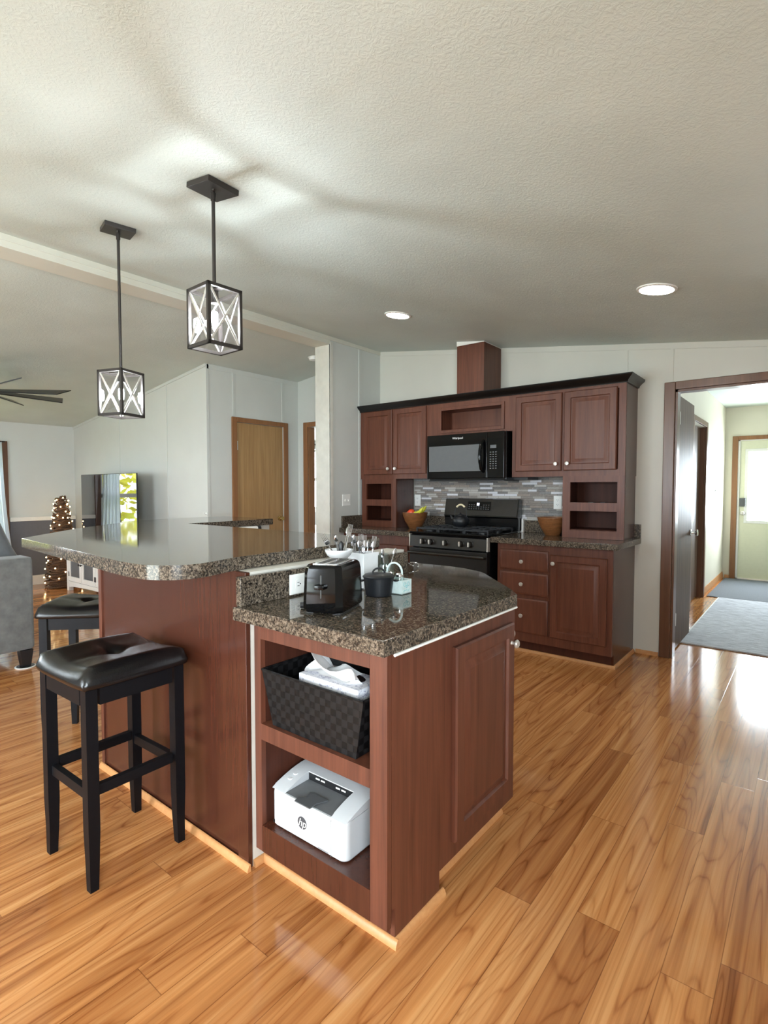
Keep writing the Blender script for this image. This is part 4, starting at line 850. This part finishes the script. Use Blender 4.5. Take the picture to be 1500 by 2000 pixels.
# ------------------------------------------------------------------ printer, basket, tissues
t = thing('laser_printer', 'white compact laser printer on the cabinet floor under the basket', 'printer', (-1.252, 1.166, 0.1545), math.radians(0.5))
def rr(z, hx, y0, y1, r): return [(x, y, z) for x, y in rounded_rect(-hx, hx, y0, y1, r)]
PW = 0.170
bm = bmesh.new(); loft(bm, [rr(0.0, PW - 0.01, 0.012, 0.180, 0.02), rr(0.006, PW - 0.002, 0.004, 0.188, 0.024), rr(0.012, PW, 0.0, 0.19, 0.026), rr(0.116, PW, 0.0, 0.19, 0.026), rr(0.128, PW, 0.004, 0.19, 0.026)]); body = obj('body', bm, 'printer_shell', t, local=True)
tz = lambda y: 0.128 + 0.034 * math.sin(min(1.0, max(0, y) / 0.16) * PI / 2)
ys = [0.004, 0.02, 0.04, 0.065, 0.09, 0.115, 0.14, 0.165, 0.19]
bm = bmesh.new()
for xa, xb in ((-PW, -0.105), (0.105, PW)): prism(bm, [(0.004, 0.128)] + [(y, tz(y)) for y in ys[1:]] + [(0.19, 0.128)], xa, xb, 'x', bev=0.003)
prism(bm, [(0.118, 0.128)] + [(y, tz(y)) for y in ys[5:]] + [(0.19, 0.128)], -0.105, 0.105, 'x'); obj('top_cover', bm, 'printer_shell', t, local=True)
bm = bmesh.new(); prism(bm, [(0.008, 0.1285), (0.118, 0.1285), (0.118, 0.1305), (0.008, 0.130)], -0.104, 0.104, 'x'); tr = obj('output_tray', bm, 'tray_grey', t, local=True)
bm = bmesh.new(); box(bm, -0.104, 0.104, 0.1145, 0.1178, 0.1305, tz(0.118) - 0.004); obj('paper_slot', bm, 'plastic_dark', tr, local=True)
for x in (-0.06, -0.035, 0.035, 0.06):
    bm = bmesh.new(); box(bm, x - 0.009, x + 0.009, 0.1130, 0.1150, 0.143, 0.148); obj('slot_roller', bm, 'plastic_white', tr, local=True)
bm = bmesh.new(); prism(bm, [(-0.035, 0.055), (0.045, 0.055), (0.028, 0.018), (0.030, -0.012), (-0.040, -0.012), (-0.046, 0.012), (-0.022, 0.020)], 0.1325, 0.136); obj('paper_stop', bm, 'plastic_grey', t, local=True)
bm = bmesh.new()
for y in (0.06, 0.085): lathe(bm, [(0.009, tz(y) - 0.002), (0.009, tz(y) + 0.0012), (0, tz(y) + 0.0014)], (-0.138, y, 0), 16)
obj('button', bm, 'frost_white', t, local=True)
bm = bmesh.new(); lathe(bm, [(0.0205, 0.0), (0.0205, -0.0008), (0, -0.0008)], (-0.017, 0.0, 0.064), 32, 'y'); lg = obj('logo_disc', bm, 'mark_grey', t, local=True)
cu = bpy.data.curves.new('logo_letters', 'FONT'); cu.body = 'hp'; cu.size = 0.036; cu.shear = 0.3; cu.align_x = 'CENTER'; cu.align_y = 'CENTER'; cu.extrude = 0.0003; cu.materials.append(M['plastic_white'])
o = text_mesh('logo_letters', cu); o.parent = lg; o.matrix_local = Matrix.Translation((-0.017, -0.0012, 0.0635)) @ Matrix.Rotation(PI / 2, 4, 'X')
bm = bmesh.new()
for k in range(9): box(bm, 0.055 + k * 0.005, 0.0585 + k * 0.005, -0.0006, 0.001, 0.012, 0.0145)
obj('model_lettering', bm, 'key_grey', t, local=True)
bm = bmesh.new(); box(bm, 0.110, 0.1108, -0.0006, 0.001, 0.006, 0.122); obj('door_seam', bm, 'key_grey', t, local=True)
bm = bmesh.new(); box(bm, -PW + 0.012, -PW + 0.018, -0.0006, 0.012, 0.014, 0.022); obj('sticker', bm, 'plastic_dark', t, local=True)
# basket
t = thing('woven_basket', 'black woven-strap basket on the upper shelf of the end cabinet', 'basket', (-1.2, 1.255, 0.5075))
def rect(hx, hy, z): return [(-1.215 - hx, 1.262 - hy, z), (-1.215 + hx, 1.262 - hy, z), (-1.215 + hx, 1.262 + hy, z), (-1.215 - hx, 1.262 + hy, z)]
bm = bmesh.new(); loft(bm, [rect(0.186, 0.104, 0.5085), rect(0.226, 0.117, 0.692), rect(0.220, 0.111, 0.692), rect(0.180, 0.098, 0.515)]); obj('body', bm, 'woven_strap', t, smooth=0)
bm = bmesh.new(); tube(bm, [Vector(p) for p in rect(0.225, 0.116, 0.693)], 0.004, 6, closed=True); obj('rim', bm, 'woven_strap', t)
t = thing('tissue_box', 'white patterned tissue box tucked inside the black basket', 'tissue box', (-1.18, 1.26, 0.59))
bm = bmesh.new(); box(bm, -1.290, -1.035, 1.175, 1.30, 0.590, 0.706, bev=0.002); obj('carton', bm, 'tissue_box_card', t)
bm = bmesh.new(); lathe(bm, [(0.085, 0.7062), (0.085, 0.7066), (0, 0.7068)], (-1.155, 1.245, 0), 28, 'z', 1.0, 0.42); obj('opening', bm, 'plastic_dark', t)
bm = bmesh.new(); nu, nv = 14, 12; gr = []
for i in range(nu + 1):
    row = []
    for j in range(nv + 1):
        u, v = i / nu, j / nv
        x = -1.275 + 0.215 * u - 0.03 * v * (1 - u) + 0.010 * math.sin(5 * v + 3 * u); y = 1.240 - 0.035 * v + 0.024 * math.sin(7 * u + 2.2 * v) - 0.03 * u
        z = 0.705 + (0.082 - 0.066 * u ** 1.3 + 0.016 * math.sin(9 * u)) * v ** 0.8 + 0.007 * math.sin(11 * u + 4 * v) * v
        row.append(bm.verts.new((x, y, z)))
    gr.append(row)
for i in range(nu):
    for j in range(nv): face(bm, [gr[i][j], gr[i + 1][j], gr[i + 1][j + 1], gr[i][j + 1]])
gr = []
for i in range(nu + 1):
    row = []
    for j in range(nv + 1):
        u, v = i / nu, j / nv
        x = -1.268 + 0.170 * u + 0.012 * math.sin(6 * v + 2 * u); y = 1.250 - 0.068 * v + 0.008 * math.sin(8 * u)
        z = 0.709 + (0.040 * (1 - v) ** 1.5 + 0.014) * (0.6 + 0.4 * math.sin(9 * u + 1.5 + 2 * v)) * (1 - 0.55 * u) + 0.004 * math.sin(14 * u + 5 * v) + 0.003
        row.append(bm.verts.new((x, y, z)))
    gr.append(row)
for i in range(nu):
    for j in range(nv): face(bm, [gr[i][j], gr[i + 1][j], gr[i + 1][j + 1], gr[i][j + 1]])
bmesh.ops.solidify(bm, geom=bm.faces[:], thickness=0.0012)
tag(obj('paper_tissue', bm, 'tissue', smooth=60, loc=(-1.2, 1.25, 0.69)), 'crumpled white tissue pulled up out of the tissue box', 'tissue')

# ------------------------------------------------------------------ stools
t = thing('bar_stool', 'black backless bar stool with a tufted seat, against the cherry end panel', 'stool', (-1.953, 0.888, 0), math.radians(1.5), 'black bar stools')
hx, hy = 0.170, 0.172
n = 24; bm = bmesh.new(); top = []
sx_, sy_ = 0.190, 0.190
def seat_h(u, v):
    e = max(abs(u), abs(v)); edge = (1 - min(1, max(0, (e - 0.72) / 0.28)) ** 2.2)
    saddle = 0.020 * (u * u) - 0.010 * (v * v)
    tuft = -0.020 * math.exp(-((u / 0.16) ** 2 + (v / 0.16) ** 2)) - 0.007 * math.exp(-(u / 0.09) ** 2) * math.exp(-(v / 0.55) ** 2) - 0.007 * math.exp(-(v / 0.09) ** 2) * math.exp(-(u / 0.55) ** 2)
    return 0.662 + 0.022 + (0.040 + saddle + tuft) * edge ** 0.5 if edge > 0 else 0.684
def sq(u, v):
    e = max(abs(u), abs(v)); r = 0.22; au, av = abs(u), abs(v)
    if au > 1 - r and av > 1 - r and e > 0:
        pass
    return u, v
rows = []
for i in range(n + 1):
    r_ = []
    for j in range(n + 1):
        u, v = -1 + 2 * i / n, -1 + 2 * j / n
        k = 1 - 0.045 * (u * u * v * v) ** 2
        r_.append(bm.verts.new((sx_ * u * k, sy_ * v * k, seat_h(u, v))))
    rows.append(r_)
for i in range(n):
    for j in range(n): face(bm, [rows[i][j], rows[i + 1][j], rows[i + 1][j + 1], rows[i][j + 1]])
rim = [rows[i][0] for i in range(n + 1)] + [rows[n][j] for j in range(1, n + 1)] + [rows[i][n] for i in range(n - 1, -1, -1)] + [rows[0][j] for j in range(n - 1, 0, -1)]
prev = rim
for s, z in ((1.004, 0.678), (0.995, 0.668), (0.97, 0.663)):
    nx = [bm.verts.new((q.co.x * s, q.co.y * s, z)) for q in rim]
    for k in range(len(rim)): face(bm, [prev[k], prev[(k + 1) % len(rim)], nx[(k + 1) % len(rim)], nx[k]])
    prev = nx
face(bm, prev)
seat = obj('seat', bm, 'leather', t, local=True, smooth=75)
bm = bmesh.new(); lathe(bm, [(0.010, 0.6965), (0.008, 0.7005), (0, 0.702)], (0, 0, 0), 14); obj('tuft_button', bm, 'leather', seat, local=True)
for sx, sy in ((-1, -1), (1, -1), (1, 1), (-1, 1)):
    bm = bmesh.new(); L = 0.037; cx_, cy_ = sx * (hx - L / 2), sy * (hy - L / 2)
    def sec(z, k, ox): return [(cx_ + sx * ox + a * k * L / 2, cy_ + sy * ox + b * k * L / 2, z) for a, b in ((-1, -1), (1, -1), (1, 1), (-1, 1))]
    loft(bm, [sec(0.0, 0.72, 0.002), sec(0.10, 0.86, 0.0), sec(0.20, 1.0, 0.0), sec(0.662, 1.0, 0.0)]); obj('leg', bm, 'stool_wood', t, local=True, smooth=20)
bm = bmesh.new(); a = hx - 0.010; b = hy - 0.010
box(bm, -hx + 0.045, hx - 0.045, -b - 0.009, -b + 0.009, 0.605, 0.662); box(bm, -hx + 0.045, hx - 0.045, b - 0.009, b + 0.009, 0.605, 0.662); box(bm, -a - 0.009, -a + 0.009, -hy + 0.045, hy - 0.045, 0.605, 0.662); box(bm, a - 0.009, a + 0.009, -hy + 0.045, hy - 0.045, 0.605, 0.662); obj('apron', bm, 'stool_wood', t, local=True)
for d_ in ((-hx + 0.04, hx - 0.04, -hy + 0.012, -hy + 0.034, 0.290, 0.325), (-hx + 0.04, hx - 0.04, hy - 0.034, hy - 0.012, 0.290, 0.325), (-hx + 0.012, -hx + 0.034, -hy + 0.04, hy - 0.04, 0.305, 0.340), (hx - 0.034, hx - 0.012, -hy + 0.04, hy - 0.04, 0.305, 0.340)):
    bm = bmesh.new(); box(bm, *d_, bev=0.002); obj('stretcher', bm, 'stool_wood', t, local=True)
copy_thing(t, (-2.96, 1.232, 0), 'black backless bar stool standing beyond the cherry end panel, near the sofa', math.radians(45))

# ------------------------------------------------------------------ pendants and ceiling lights
def pendant(x, y, z0, z1, yaw, cyaw, label):
    zc = cr(x); t = thing('pendant_light', label, 'pendant light', (x, y, zc - 0.03), 0, 'lantern pendants over the bar')
    bm = bmesh.new(); box(bm, -0.074, 0.074, -0.074, 0.074, -0.022, 0.0, bev=0.002)
    bmesh.ops.transform(bm, matrix=Matrix.Translation((0, 0, 0.030 - 0.001)) @ Matrix.Rotation(math.atan(SL), 4, 'Y') @ Matrix.Rotation(cyaw, 4, 'Z'), verts=bm.verts); cn = obj('canopy', bm, 'bronze', t, local=True)
    bm = bmesh.new()
    for s in (-1, 1): ball(bm, (s * 0.02, -s * 0.012, 0.004), 0.006, u=10, v=6)
    obj('canopy_screw', bm, 'bronze', cn, local=True)
    bm = bmesh.new(); tube(bm, [(x, y, zc - 0.022), (x, y, z1)], 0.0075, 12); tube(bm, [(x, y, zc - 0.06), (x, y, zc - 0.03)], 0.0105, 12); obj('rod', bm, 'bronze', t)
    h = 0.080; f = 0.013; R = Matrix.Translation((x, y, 0)) @ Matrix.Rotation(yaw, 4, 'Z')
    def place(bm): bmesh.ops.transform(bm, matrix=R, verts=bm.verts); return bm
    bm = bmesh.new()
    for sx in (-1, 1):
        for sy in (-1, 1): box(bm, sx * h - (f if sx > 0 else 0), sx * h + (0 if sx > 0 else f), sy * h - (f if sy > 0 else 0), sy * h + (0 if sy > 0 else f), z0, z1)
    for z in (z0, z1 - f):
        for s in (-1, 1): box(bm, -h, h, s * h - (f if s > 0 else 0), s * h + (0 if s > 0 else f), z, z + f); box(bm, s * h - (f if s > 0 else 0), s * h + (0 if s > 0 else f), -h, h, z, z + f)
    box(bm, -h, h, -0.012, 0.012, z1 - 0.005, z1); cage = obj('cage', place(bm), 'bronze', t, smooth=0)
    for k in range(4):
        bm = bmesh.new(); zz0, zz1 = z0 + f, z1 - f; w = h - f
        for a, b in (((-w, zz0), (w, zz1)), ((-w, zz1), (w, zz0))): bar(bm, (a[0], -h + 0.006, a[1]), (b[0], -h + 0.006, b[1]), 0.004, 0.007, up=(0, 0, 1))
        bmesh.ops.transform(bm, matrix=Matrix.Rotation(k * PI / 2, 4, 'Z'), verts=bm.verts); cb = obj('cross_bar', place(bm), 'nickel', t)
        bm = bmesh.new(); box(bm, -w - 0.002, w + 0.002, -h + 0.010, -h + 0.012, zz0, zz1); bmesh.ops.transform(bm, matrix=Matrix.Rotation(k * PI / 2, 4, 'Z'), verts=bm.verts); obj('glass_pane', place(bm), 'lantern_glass', t)
    bm = bmesh.new(); lathe(bm, [(0, z1 - 0.005), (0.016, z1 - 0.005), (0.018, z1 - 0.055), (0, z1 - 0.055)], (x, y, 0), 16); obj('socket', bm, 'bronze', t)
    bm = bmesh.new(); zb = z1 - 0.056; lathe(bm, [(0.010, zb), (0.014, zb - 0.02), (0.020, zb - 0.05), (0.019, zb - 0.085), (0.010, zb - 0.108), (0, zb - 0.114)], (x, y, 0), 18); bl = obj('bulb', bm, 'lantern_glass', t)
    bm = bmesh.new(); lathe(bm, [(0, zb - 0.028), (0.012, zb - 0.036), (0.014, zb - 0.060), (0.012, zb - 0.086), (0, zb - 0.094)], (x, y, 0), 10); obj('filament', bm, 'bulb_glow', bl)
    return t
pendant(-1.964, 1.336, 1.880, 2.122, math.radians(-1.8), math.radians(2), 'lantern pendant nearer the walkway, with the larger-looking glass box')
pendant(-2.886, 1.385, 1.682, 1.920, math.radians(19.7), math.radians(-15), 'lantern pendant hanging farther along the bar, towards the living room')
def downlight(x, y, label):
    t = thing('recessed_light', label, 'ceiling light', (x, y, cr(x)), 0, 'round ceiling downlights')
    Rm = Matrix.Translation((x, y, cr(x))) @ Matrix.Rotation(math.atan(SL), 4, 'Y')
    bm = bmesh.new(); lathe(bm, [(0.102, -0.0005), (0.100, -0.006), (0.086, -0.009), (0.086, -0.0005)], (0, 0, 0), 36); bmesh.ops.transform(bm, matrix=Rm, verts=bm.verts); obj('trim_ring', bm, 'white_trim', t)
    bm = bmesh.new(); lathe(bm, [(0.0855, -0.001), (0.0855, -0.006), (0, -0.007)], (0, 0, 0), 36); bmesh.ops.transform(bm, matrix=Rm, verts=bm.verts); obj('diffuser', bm, 'can_glow', t)
downlight(-2.495, 3.295, 'round glowing downlight in the ceiling before the cherry duct chase')
downlight(-0.692, 3.223, 'round glowing downlight in the ceiling before the hall doorway')
t = thing('smoke_detector', 'round white smoke detector on the ceiling beside the partition wall', 'smoke detector', (-4.22, 4.09, cl(-4.22)))
bm = bmesh.new(); lathe(bm, [(0.065, 0.0), (0.065, -0.012), (0.058, -0.014)], (-4.22, 4.09, cl(-4.22) + 0.006), 28); obj('mounting_ring', bm, 'plastic_white', t)
bm = bmesh.new(); lathe(bm, [(0.055, -0.014), (0.052, -0.034), (0.03, -0.04), (0, -0.04)], (-4.22, 4.09, cl(-4.22) + 0.006), 28); obj('cover', bm, 'plastic_white', t)

# ------------------------------------------------------------------ living room
fx, fy, fz = -6.02, 1.57, 2.20
t = thing('ceiling_fan', 'dark many-bladed ceiling fan in the living room', 'ceiling fan', (fx, fy, fz))
bm = bmesh.new(); lathe(bm, [(0, 0.07), (0.05, 0.07), (0.085, 0.04), (0.09, -0.03), (0.06, -0.06), (0, -0.06)], (fx, fy, fz), 28); obj('motor_housing', bm, 'bronze', t)
bm = bmesh.new(); tube(bm, [(fx, fy, fz + 0.06), (fx, fy, cl(fx) - 0.02)], 0.013, 12); obj('downrod', bm, 'bronze', t)
bm = bmesh.new(); lathe(bm, [(0.03, -0.07), (0.07, -0.02), (0.075, 0.012), (0, 0.012)], (fx, fy, cl(fx) - 0.012), 24); obj('canopy', bm, 'bronze', t)
for k in range(8):
    a = math.radians(3 + 45 * k); bm = bmesh.new()
    for p0, p1 in ((0.08, 0.76),):
        A = [bm.verts.new((r, w_ * s, h_)) for r, s, w_, h_ in ((0.08, -1, 0.035, -0.014), (0.70, -1, 0.074, -0.032), (0.77, 1, 0.074, 0.032), (0.08, 1, 0.035, 0.014))]
        Bq = [bm.verts.new((v.co.x, v.co.y, v.co.z + 0.009)) for v in A]
        face(bm, list(reversed(A))); face(bm, Bq)
        for i in range(4): face(bm, [A[i], A[(i + 1) % 4], Bq[(i + 1) % 4], Bq[i]])
    bmesh.ops.transform(bm, matrix=Matrix.Translation((fx, fy, fz)) @ Matrix.Rotation(a, 4, 'Z'), verts=bm.verts); obj('blade', bm, 'fan_blade', t)
# sofa with its back to the bar
t = thing('sofa', 'grey velvet sofa with its back towards the bar', 'sofa', (-4.9, 0.4, 0))
sx0, sx1, sy0, sy1 = -5.33, -4.432, -0.75, 1.462
obj('backrest', B((sx1 - 0.20, sx1, sy0, sy1, 0.132, 0.808), bev=0.025), 'velvet', t)
obj('seat_base', B((sx0, sx1 - 0.201, sy0 + 0.18, sy1 - 0.18, 0.132, 0.33), bev=0.02), 'velvet', t)
for k in range(2): obj('seat_cushion', B((sx0 - 0.01, sx1 - 0.202, sy0 + 0.185 + k * 0.925, sy0 + 0.185 + 0.92 + k * 0.925, 0.331, 0.47), bev=0.04), 'velvet', t)
for y in (sy0, sy1 - 0.178): obj('armrest', B((sx0, sx1 - 0.201, y, y + 0.178, 0.132, 0.62), bev=0.03), 'velvet', t)
for x in (sx0 + 0.06, sx1 - 0.045):
    for y in (sy0 + 0.06, sy1 - 0.055):
        bm = bmesh.new(); loft(bm, [[(x + a * 0.028, y + b * 0.028, 0.012) for a, b in ((-1, -1), (1, -1), (1, 1), (-1, 1))], [(x + a * 0.042, y + b * 0.042, 0.1315) for a, b in ((-1, -1), (1, -1), (1, 1), (-1, 1))]]); obj('leg', bm, 'plastic_dark', t)
bm = bmesh.new(); lathe(bm, [(0, 0.001), (0.066, 0.001), (0.068, 0.006), (0.060, 0.008), (0, 0.008)], (sx1 - 0.045, sy1 - 0.055, 0), 28); fc = obj('floor_coaster', bm, 'white_trim', loc=(sx1 - 0.045, sy1 - 0.055, 0)); tag(fc, 'round pale-rimmed floor coaster under the sofa leg', 'coaster')
bm = bmesh.new(); lathe(bm, [(0.058, 0.0082), (0.056, 0.0105), (0, 0.0105)], (0, 0, 0), 28); obj('rubber_pad', bm, 'plastic_dark', fc, local=True)
def cushion(name, c, w, h, d, rot, mat, label):
    bm = bmesh.new(); nn_ = 14; g = {}
    for s in (-1, 1):
        for i in range(nn_ + 1):
            for j in range(nn_ + 1):
                u, v = -1 + 2 * i / nn_, -1 + 2 * j / nn_; b_ = max(0, (1 - u ** 4) * (1 - v ** 4)) ** 0.45
                edge = abs(u) == 1 or abs(v) == 1
                if edge and s == 1: g[(s, i, j)] = g[(-1, i, j)]; continue
                pin = 1 - 0.06 * (1 - abs(u)) * (abs(v) ** 3) ; pin2 = 1 - 0.06 * (1 - abs(v)) * (abs(u) ** 3)
                g[(s, i, j)] = bm.verts.new((u * w / 2 * pin2, s * d / 2 * b_, v * h / 2 * pin))
        for i in range(nn_):
            for j in range(nn_): face(bm, [g[(s, i, j)], g[(s, i + 1, j)], g[(s, i + 1, j + 1)], g[(s, i, j + 1)]])
    o = obj(name, bm, mat, local=True, smooth=80); o.location = c; o.rotation_euler = rot
    return tag(o, label, 'cushion')
cushion('sofa_pillow', (-4.80, 1.265, 0.810), 0.38, 0.38, 0.19, (math.radians(-8), -0.38, math.radians(90)), 'cushion_velvet', 'grey velvet cushion peeking over the back of the sofa')
# tv stand
t = thing('tv_stand', 'white media console with glass-paned doors beneath the television', 'tv stand', (-6.7, 3.0, 0))
tx0, tx1, ty0, ty1, th = -7.475, -5.85, 2.84, 3.23, 0.60
obj('body', B((tx0 + 0.03, tx1 - 0.03, ty0 + 0.02, ty1, 0.11, th - 0.03)), 'frost_white', t); obj('top', B((tx0 - 0.015, tx1 + 0.015, ty0 - 0.015, ty1 + 0.01, th - 0.029, th), bev=0.004), 'white_trim', t)
for x in (tx0, tx1 - 0.055):
    for y in (ty0, ty1 - 0.055): obj('leg', B((x, x + 0.055, y, y + 0.055, 0, th - 0.03), bev=0.003), 'white_trim', t)
bm = bmesh.new(); q = 16; pts = [(tx0 + 0.055, 0.125), (tx1 - 0.055, 0.125)] + [(tx1 - 0.055 - (tx1 - tx0 - 0.11) * i / q, 0.045 + 0.035 * math.sin(PI * i / q) ** 0.5) for i in range(q + 1)]; prism(bm, pts, ty0 + 0.005, ty0 + 0.019, 'y'); obj('skirt', bm, 'white_trim', t)
dw = (tx1 - tx0 - 0.11) / 4
for k in range(4):
    x0 = tx0 + 0.055 + k * dw + 0.004; x1 = x0 + dw - 0.008; bm = bmesh.new(); f = 0.055
    for p in ((x0, x0 + f, 0.135, 0.555), (x1 - f, x1, 0.135, 0.555), (x0 + f, x1 - f, 0.135, 0.135 + f), (x0 + f, x1 - f, 0.555 - f, 0.555)): box(bm, p[0], p[1], ty0, ty0 + 0.019, p[2], p[3], bev=0.002)
    if k in (2,): box(bm, x0 + f, x1 - f, ty0 + 0.008, ty0 + 0.018, 0.135 + f, 0.555 - f)
    d = obj('door', bm, 'white_trim', t)
    if k not in (2,): obj('glass_pane', B((x0 + f, x1 - f, ty0 + 0.010, ty0 + 0.014, 0.135 + f, 0.555 - f)), 'plastic_grey', d)
    bm = bmesh.new(); kx_ = x1 - 0.025 if k % 2 == 0 else x0 + 0.025; lathe(bm, [(0.006, 0), (0.006, -0.012), (0.014, -0.018), (0.012, -0.026), (0, -0.027)], (kx_, ty0, 0.36), 14, 'y'); obj('knob', bm, 'plastic_dark', d)
    hx_ = x0 + 0.008 if k % 2 == 0 else x1 - 0.008
    obj('hinge', B((hx_ - 0.01, hx_ + 0.01, ty0 - 0.003, ty0, 0.19, 0.25), (hx_ - 0.01, hx_ + 0.01, ty0 - 0.003, ty0, 0.44, 0.50)), 'plastic_dark', d)
# television
t = thing('television', 'large flat television mirroring the window, on the white console', 'television', (-6.55, 3.0, 0.601))
obj('cabinet', B((-7.375, -5.935, 3.0, 3.012, 0.662, 1.482), (-7.2, -6.11, 3.012, 3.045, 0.70, 1.25), bev=0.003), 'plastic_dark', t)
obj('screen', B((-7.367, -5.943, 2.9965, 2.9995, 0.675, 1.474)), 'screen', t)
for x in (-7.1, -6.2):
    bm = bmesh.new(); bar(bm, (x, 2.90, 0.606), (x, 3.14, 0.606), 0.02, 0.010); bar(bm, (x, 3.022, 0.606), (x, 3.022, 0.668), 0.02, 0.02); obj('foot', bm, 'plastic_dark', t)
# lighted twig cone
tx, ty = -7.83, 2.93
t = thing('twig_cone_tree', 'slim twig cone tree wound with tiny warm lights in the corner', 'decorative tree', (tx, ty, 0))
rad = lambda z: 0.185 * (1 - z / 1.30) ** 0.85 + 0.03
bm = bmesh.new()
for k in range(64):
    z = 0.02 + 1.16 * k / 63; r = rad(z); ph = rnd.uniform(0, 6); tl = rnd.uniform(-0.04, 0.04); n = 18
    tube(bm, [(tx + (r + 0.012 * math.sin(3 * a + ph)) * math.cos(a), ty + (r + 0.012 * math.sin(2 * a + ph)) * math.sin(a), z + tl * math.cos(a + ph) + 0.01 * math.sin(5 * a + ph)) for a in [2 * PI * i / n for i in range(n)]], 0.0075, 5, closed=True)
obj('twig_cone', bm, 'twig', t)
bm = bmesh.new(); lathe(bm, [(0.165, 0.02), (0.1, 0.5), (0.045, 1.10), (0.02, 1.2), (0, 1.21)], (tx, ty, 0), 16); obj('inner_core', bm, 'twig', t)
bm0 = bmesh.new(); ball(bm0, (0, 0, 0), 0.009, u=8, v=6); me = None
for k in range(90):
    z = 0.05 + 1.13 * (k + 0.5) / 90; a = k * 2.399; r = rad(z) + 0.022
    if me is None:
        o = obj('light_bulb', bm0, 'fairy_glow', t, local=True); me = o.data
    else:
        o = bpy.data.objects.new('light_bulb', me); C.objects.link(o); o.parent = t
    o.location = (r * math.cos(a), r * math.sin(a), z + 0.02 * math.sin(k * 1.7))
# curtains
def curtain(name, axis, at, a0, a1, z0, z1, mat, label, n=40, amp=0.03, flare=0.0, tie=None):
    bm = bmesh.new(); rows = []
    for j in range(9):
        v = j / 8; row = []
        for i in range(n + 1):
            u = i / n; w = a0 + (a1 - a0 + flare * (1 - v) ** 2) * u
            if tie: w = a0 + (a1 - a0) * u * (1 - (1 - tie) * (1 - v) ** 1.0)
            o = amp * math.sin(u * 34 + 0.6 * v) * (0.6 + 0.4 * (1 - v)); z = z0 + (z1 - z0) * v
            row.append(bm.verts.new((at + o, w, z) if axis == 'y' else (w, at + o, z)))
        rows.append(row)
    for j in range(8):
        for i in range(n): face(bm, [rows[j][i], rows[j][i + 1], rows[j + 1][i + 1], rows[j + 1][i]])
    bmesh.ops.solidify(bm, geom=bm.faces[:], thickness=0.004); c = thing(name, label, 'curtain', ((at, (a0 + a1) / 2, z0) if axis == 'y' else ((a0 + a1) / 2, at, z0)))
    obj('fabric', bm, mat, c, smooth=60); return c
c = curtain('sheer_curtain', 'y', XL + 0.10, 2.14, 2.37, 0.05, 1.90, 'sheer', 'white sheer curtain panel at the edge of the living room window', flare=0.13)
bm = bmesh.new(); tube(bm, [(XL + 0.10, 0.9, 1.905), (XL + 0.10, 2.40, 1.905)], 0.011, 10); obj('rod', bm, 'bronze', c)
c = curtain('dark_curtain', 'x', 7.40, -8.2, -7.68, 0.02, 2.16, 'dark_curtain', 'black tied-back curtain seen through the bedroom doorway', tie=0.155)
bm = bmesh.new(); tube(bm, [(-8.2, 7.41, 2.165), (-7.6, 7.41, 2.165)], 0.011, 10); obj('rod', bm, 'bronze', c)
# bed
t = thing('bed', 'white-covered bed glimpsed through the bedroom doorway', 'bed', (-7.2, 6.3, 0))
obj('mattress', B((-7.95, -6.0, 5.4, 7.2, 0.30, 0.62), bev=0.06), 'bedding', t); obj('bed_base', B((-7.93, -6.02, 5.42, 7.18, 0.06, 0.299)), 'plastic_grey', t); obj('headboard', B((-8.05, -7.952, 5.35, 7.25, 0.0, 1.02), bev=0.02), 'oak_trim', t)
for y in (5.9, 6.7): obj('pillow', B((-7.94, -7.5, y - 0.33, y + 0.33, 0.621, 0.76), bev=0.06), 'bedding', t)
for x in (-7.85, -6.1):
    for y in (5.5, 7.1): obj('leg', B((x - 0.03, x + 0.03, y - 0.03, y + 0.03, 0, 0.0595)), 'plastic_dark', t)
bm = bmesh.new(); tube(bm, [(-4.985, 3.262, 1.03), (-4.985, 3.24, 1.03), (-4.985, 3.232, 1.05)], 0.008, 8); lathe(bm, [(0.02, 0.0), (0.02, -0.006), (0, -0.006)], (-4.995, 3.269, 1.035), 14, 'y'); tag(obj('wall_hook', bm, 'plastic_white', loc=(-4.99, 3.26, 1.03)), 'tiny white fitting at the outer corner of the living room wall', 'hook')

# ------------------------------------------------------------------ hall
t = thing('hall_rug', 'pale grey-blue woven rug on the hall floor just past the doorway', 'rug', (-0.3, 6.2, 0))
obj('pile', B((-0.852, 0.42, 5.075, 7.47, 0.0005, 0.012), bev=0.003), 'rug_pile', t)
obj('binding', B((-0.865, -0.8525, 5.07, 7.475, 0.0005, 0.010)), 'white_trim', t)
tag(obj('entry_mat', B((-0.985, 0.82, 7.50, 9.20, 0.0005, 0.009)), 'carpet_mat') if False else obj('entry_mat', B((-0.985, 0.82, 7.50, 9.20, 0.0005, 0.009)), 'carpet_mat', loc=(-0.1, 8.3, 0)), 'dark grey carpet mat in front of the entry door', 'mat')
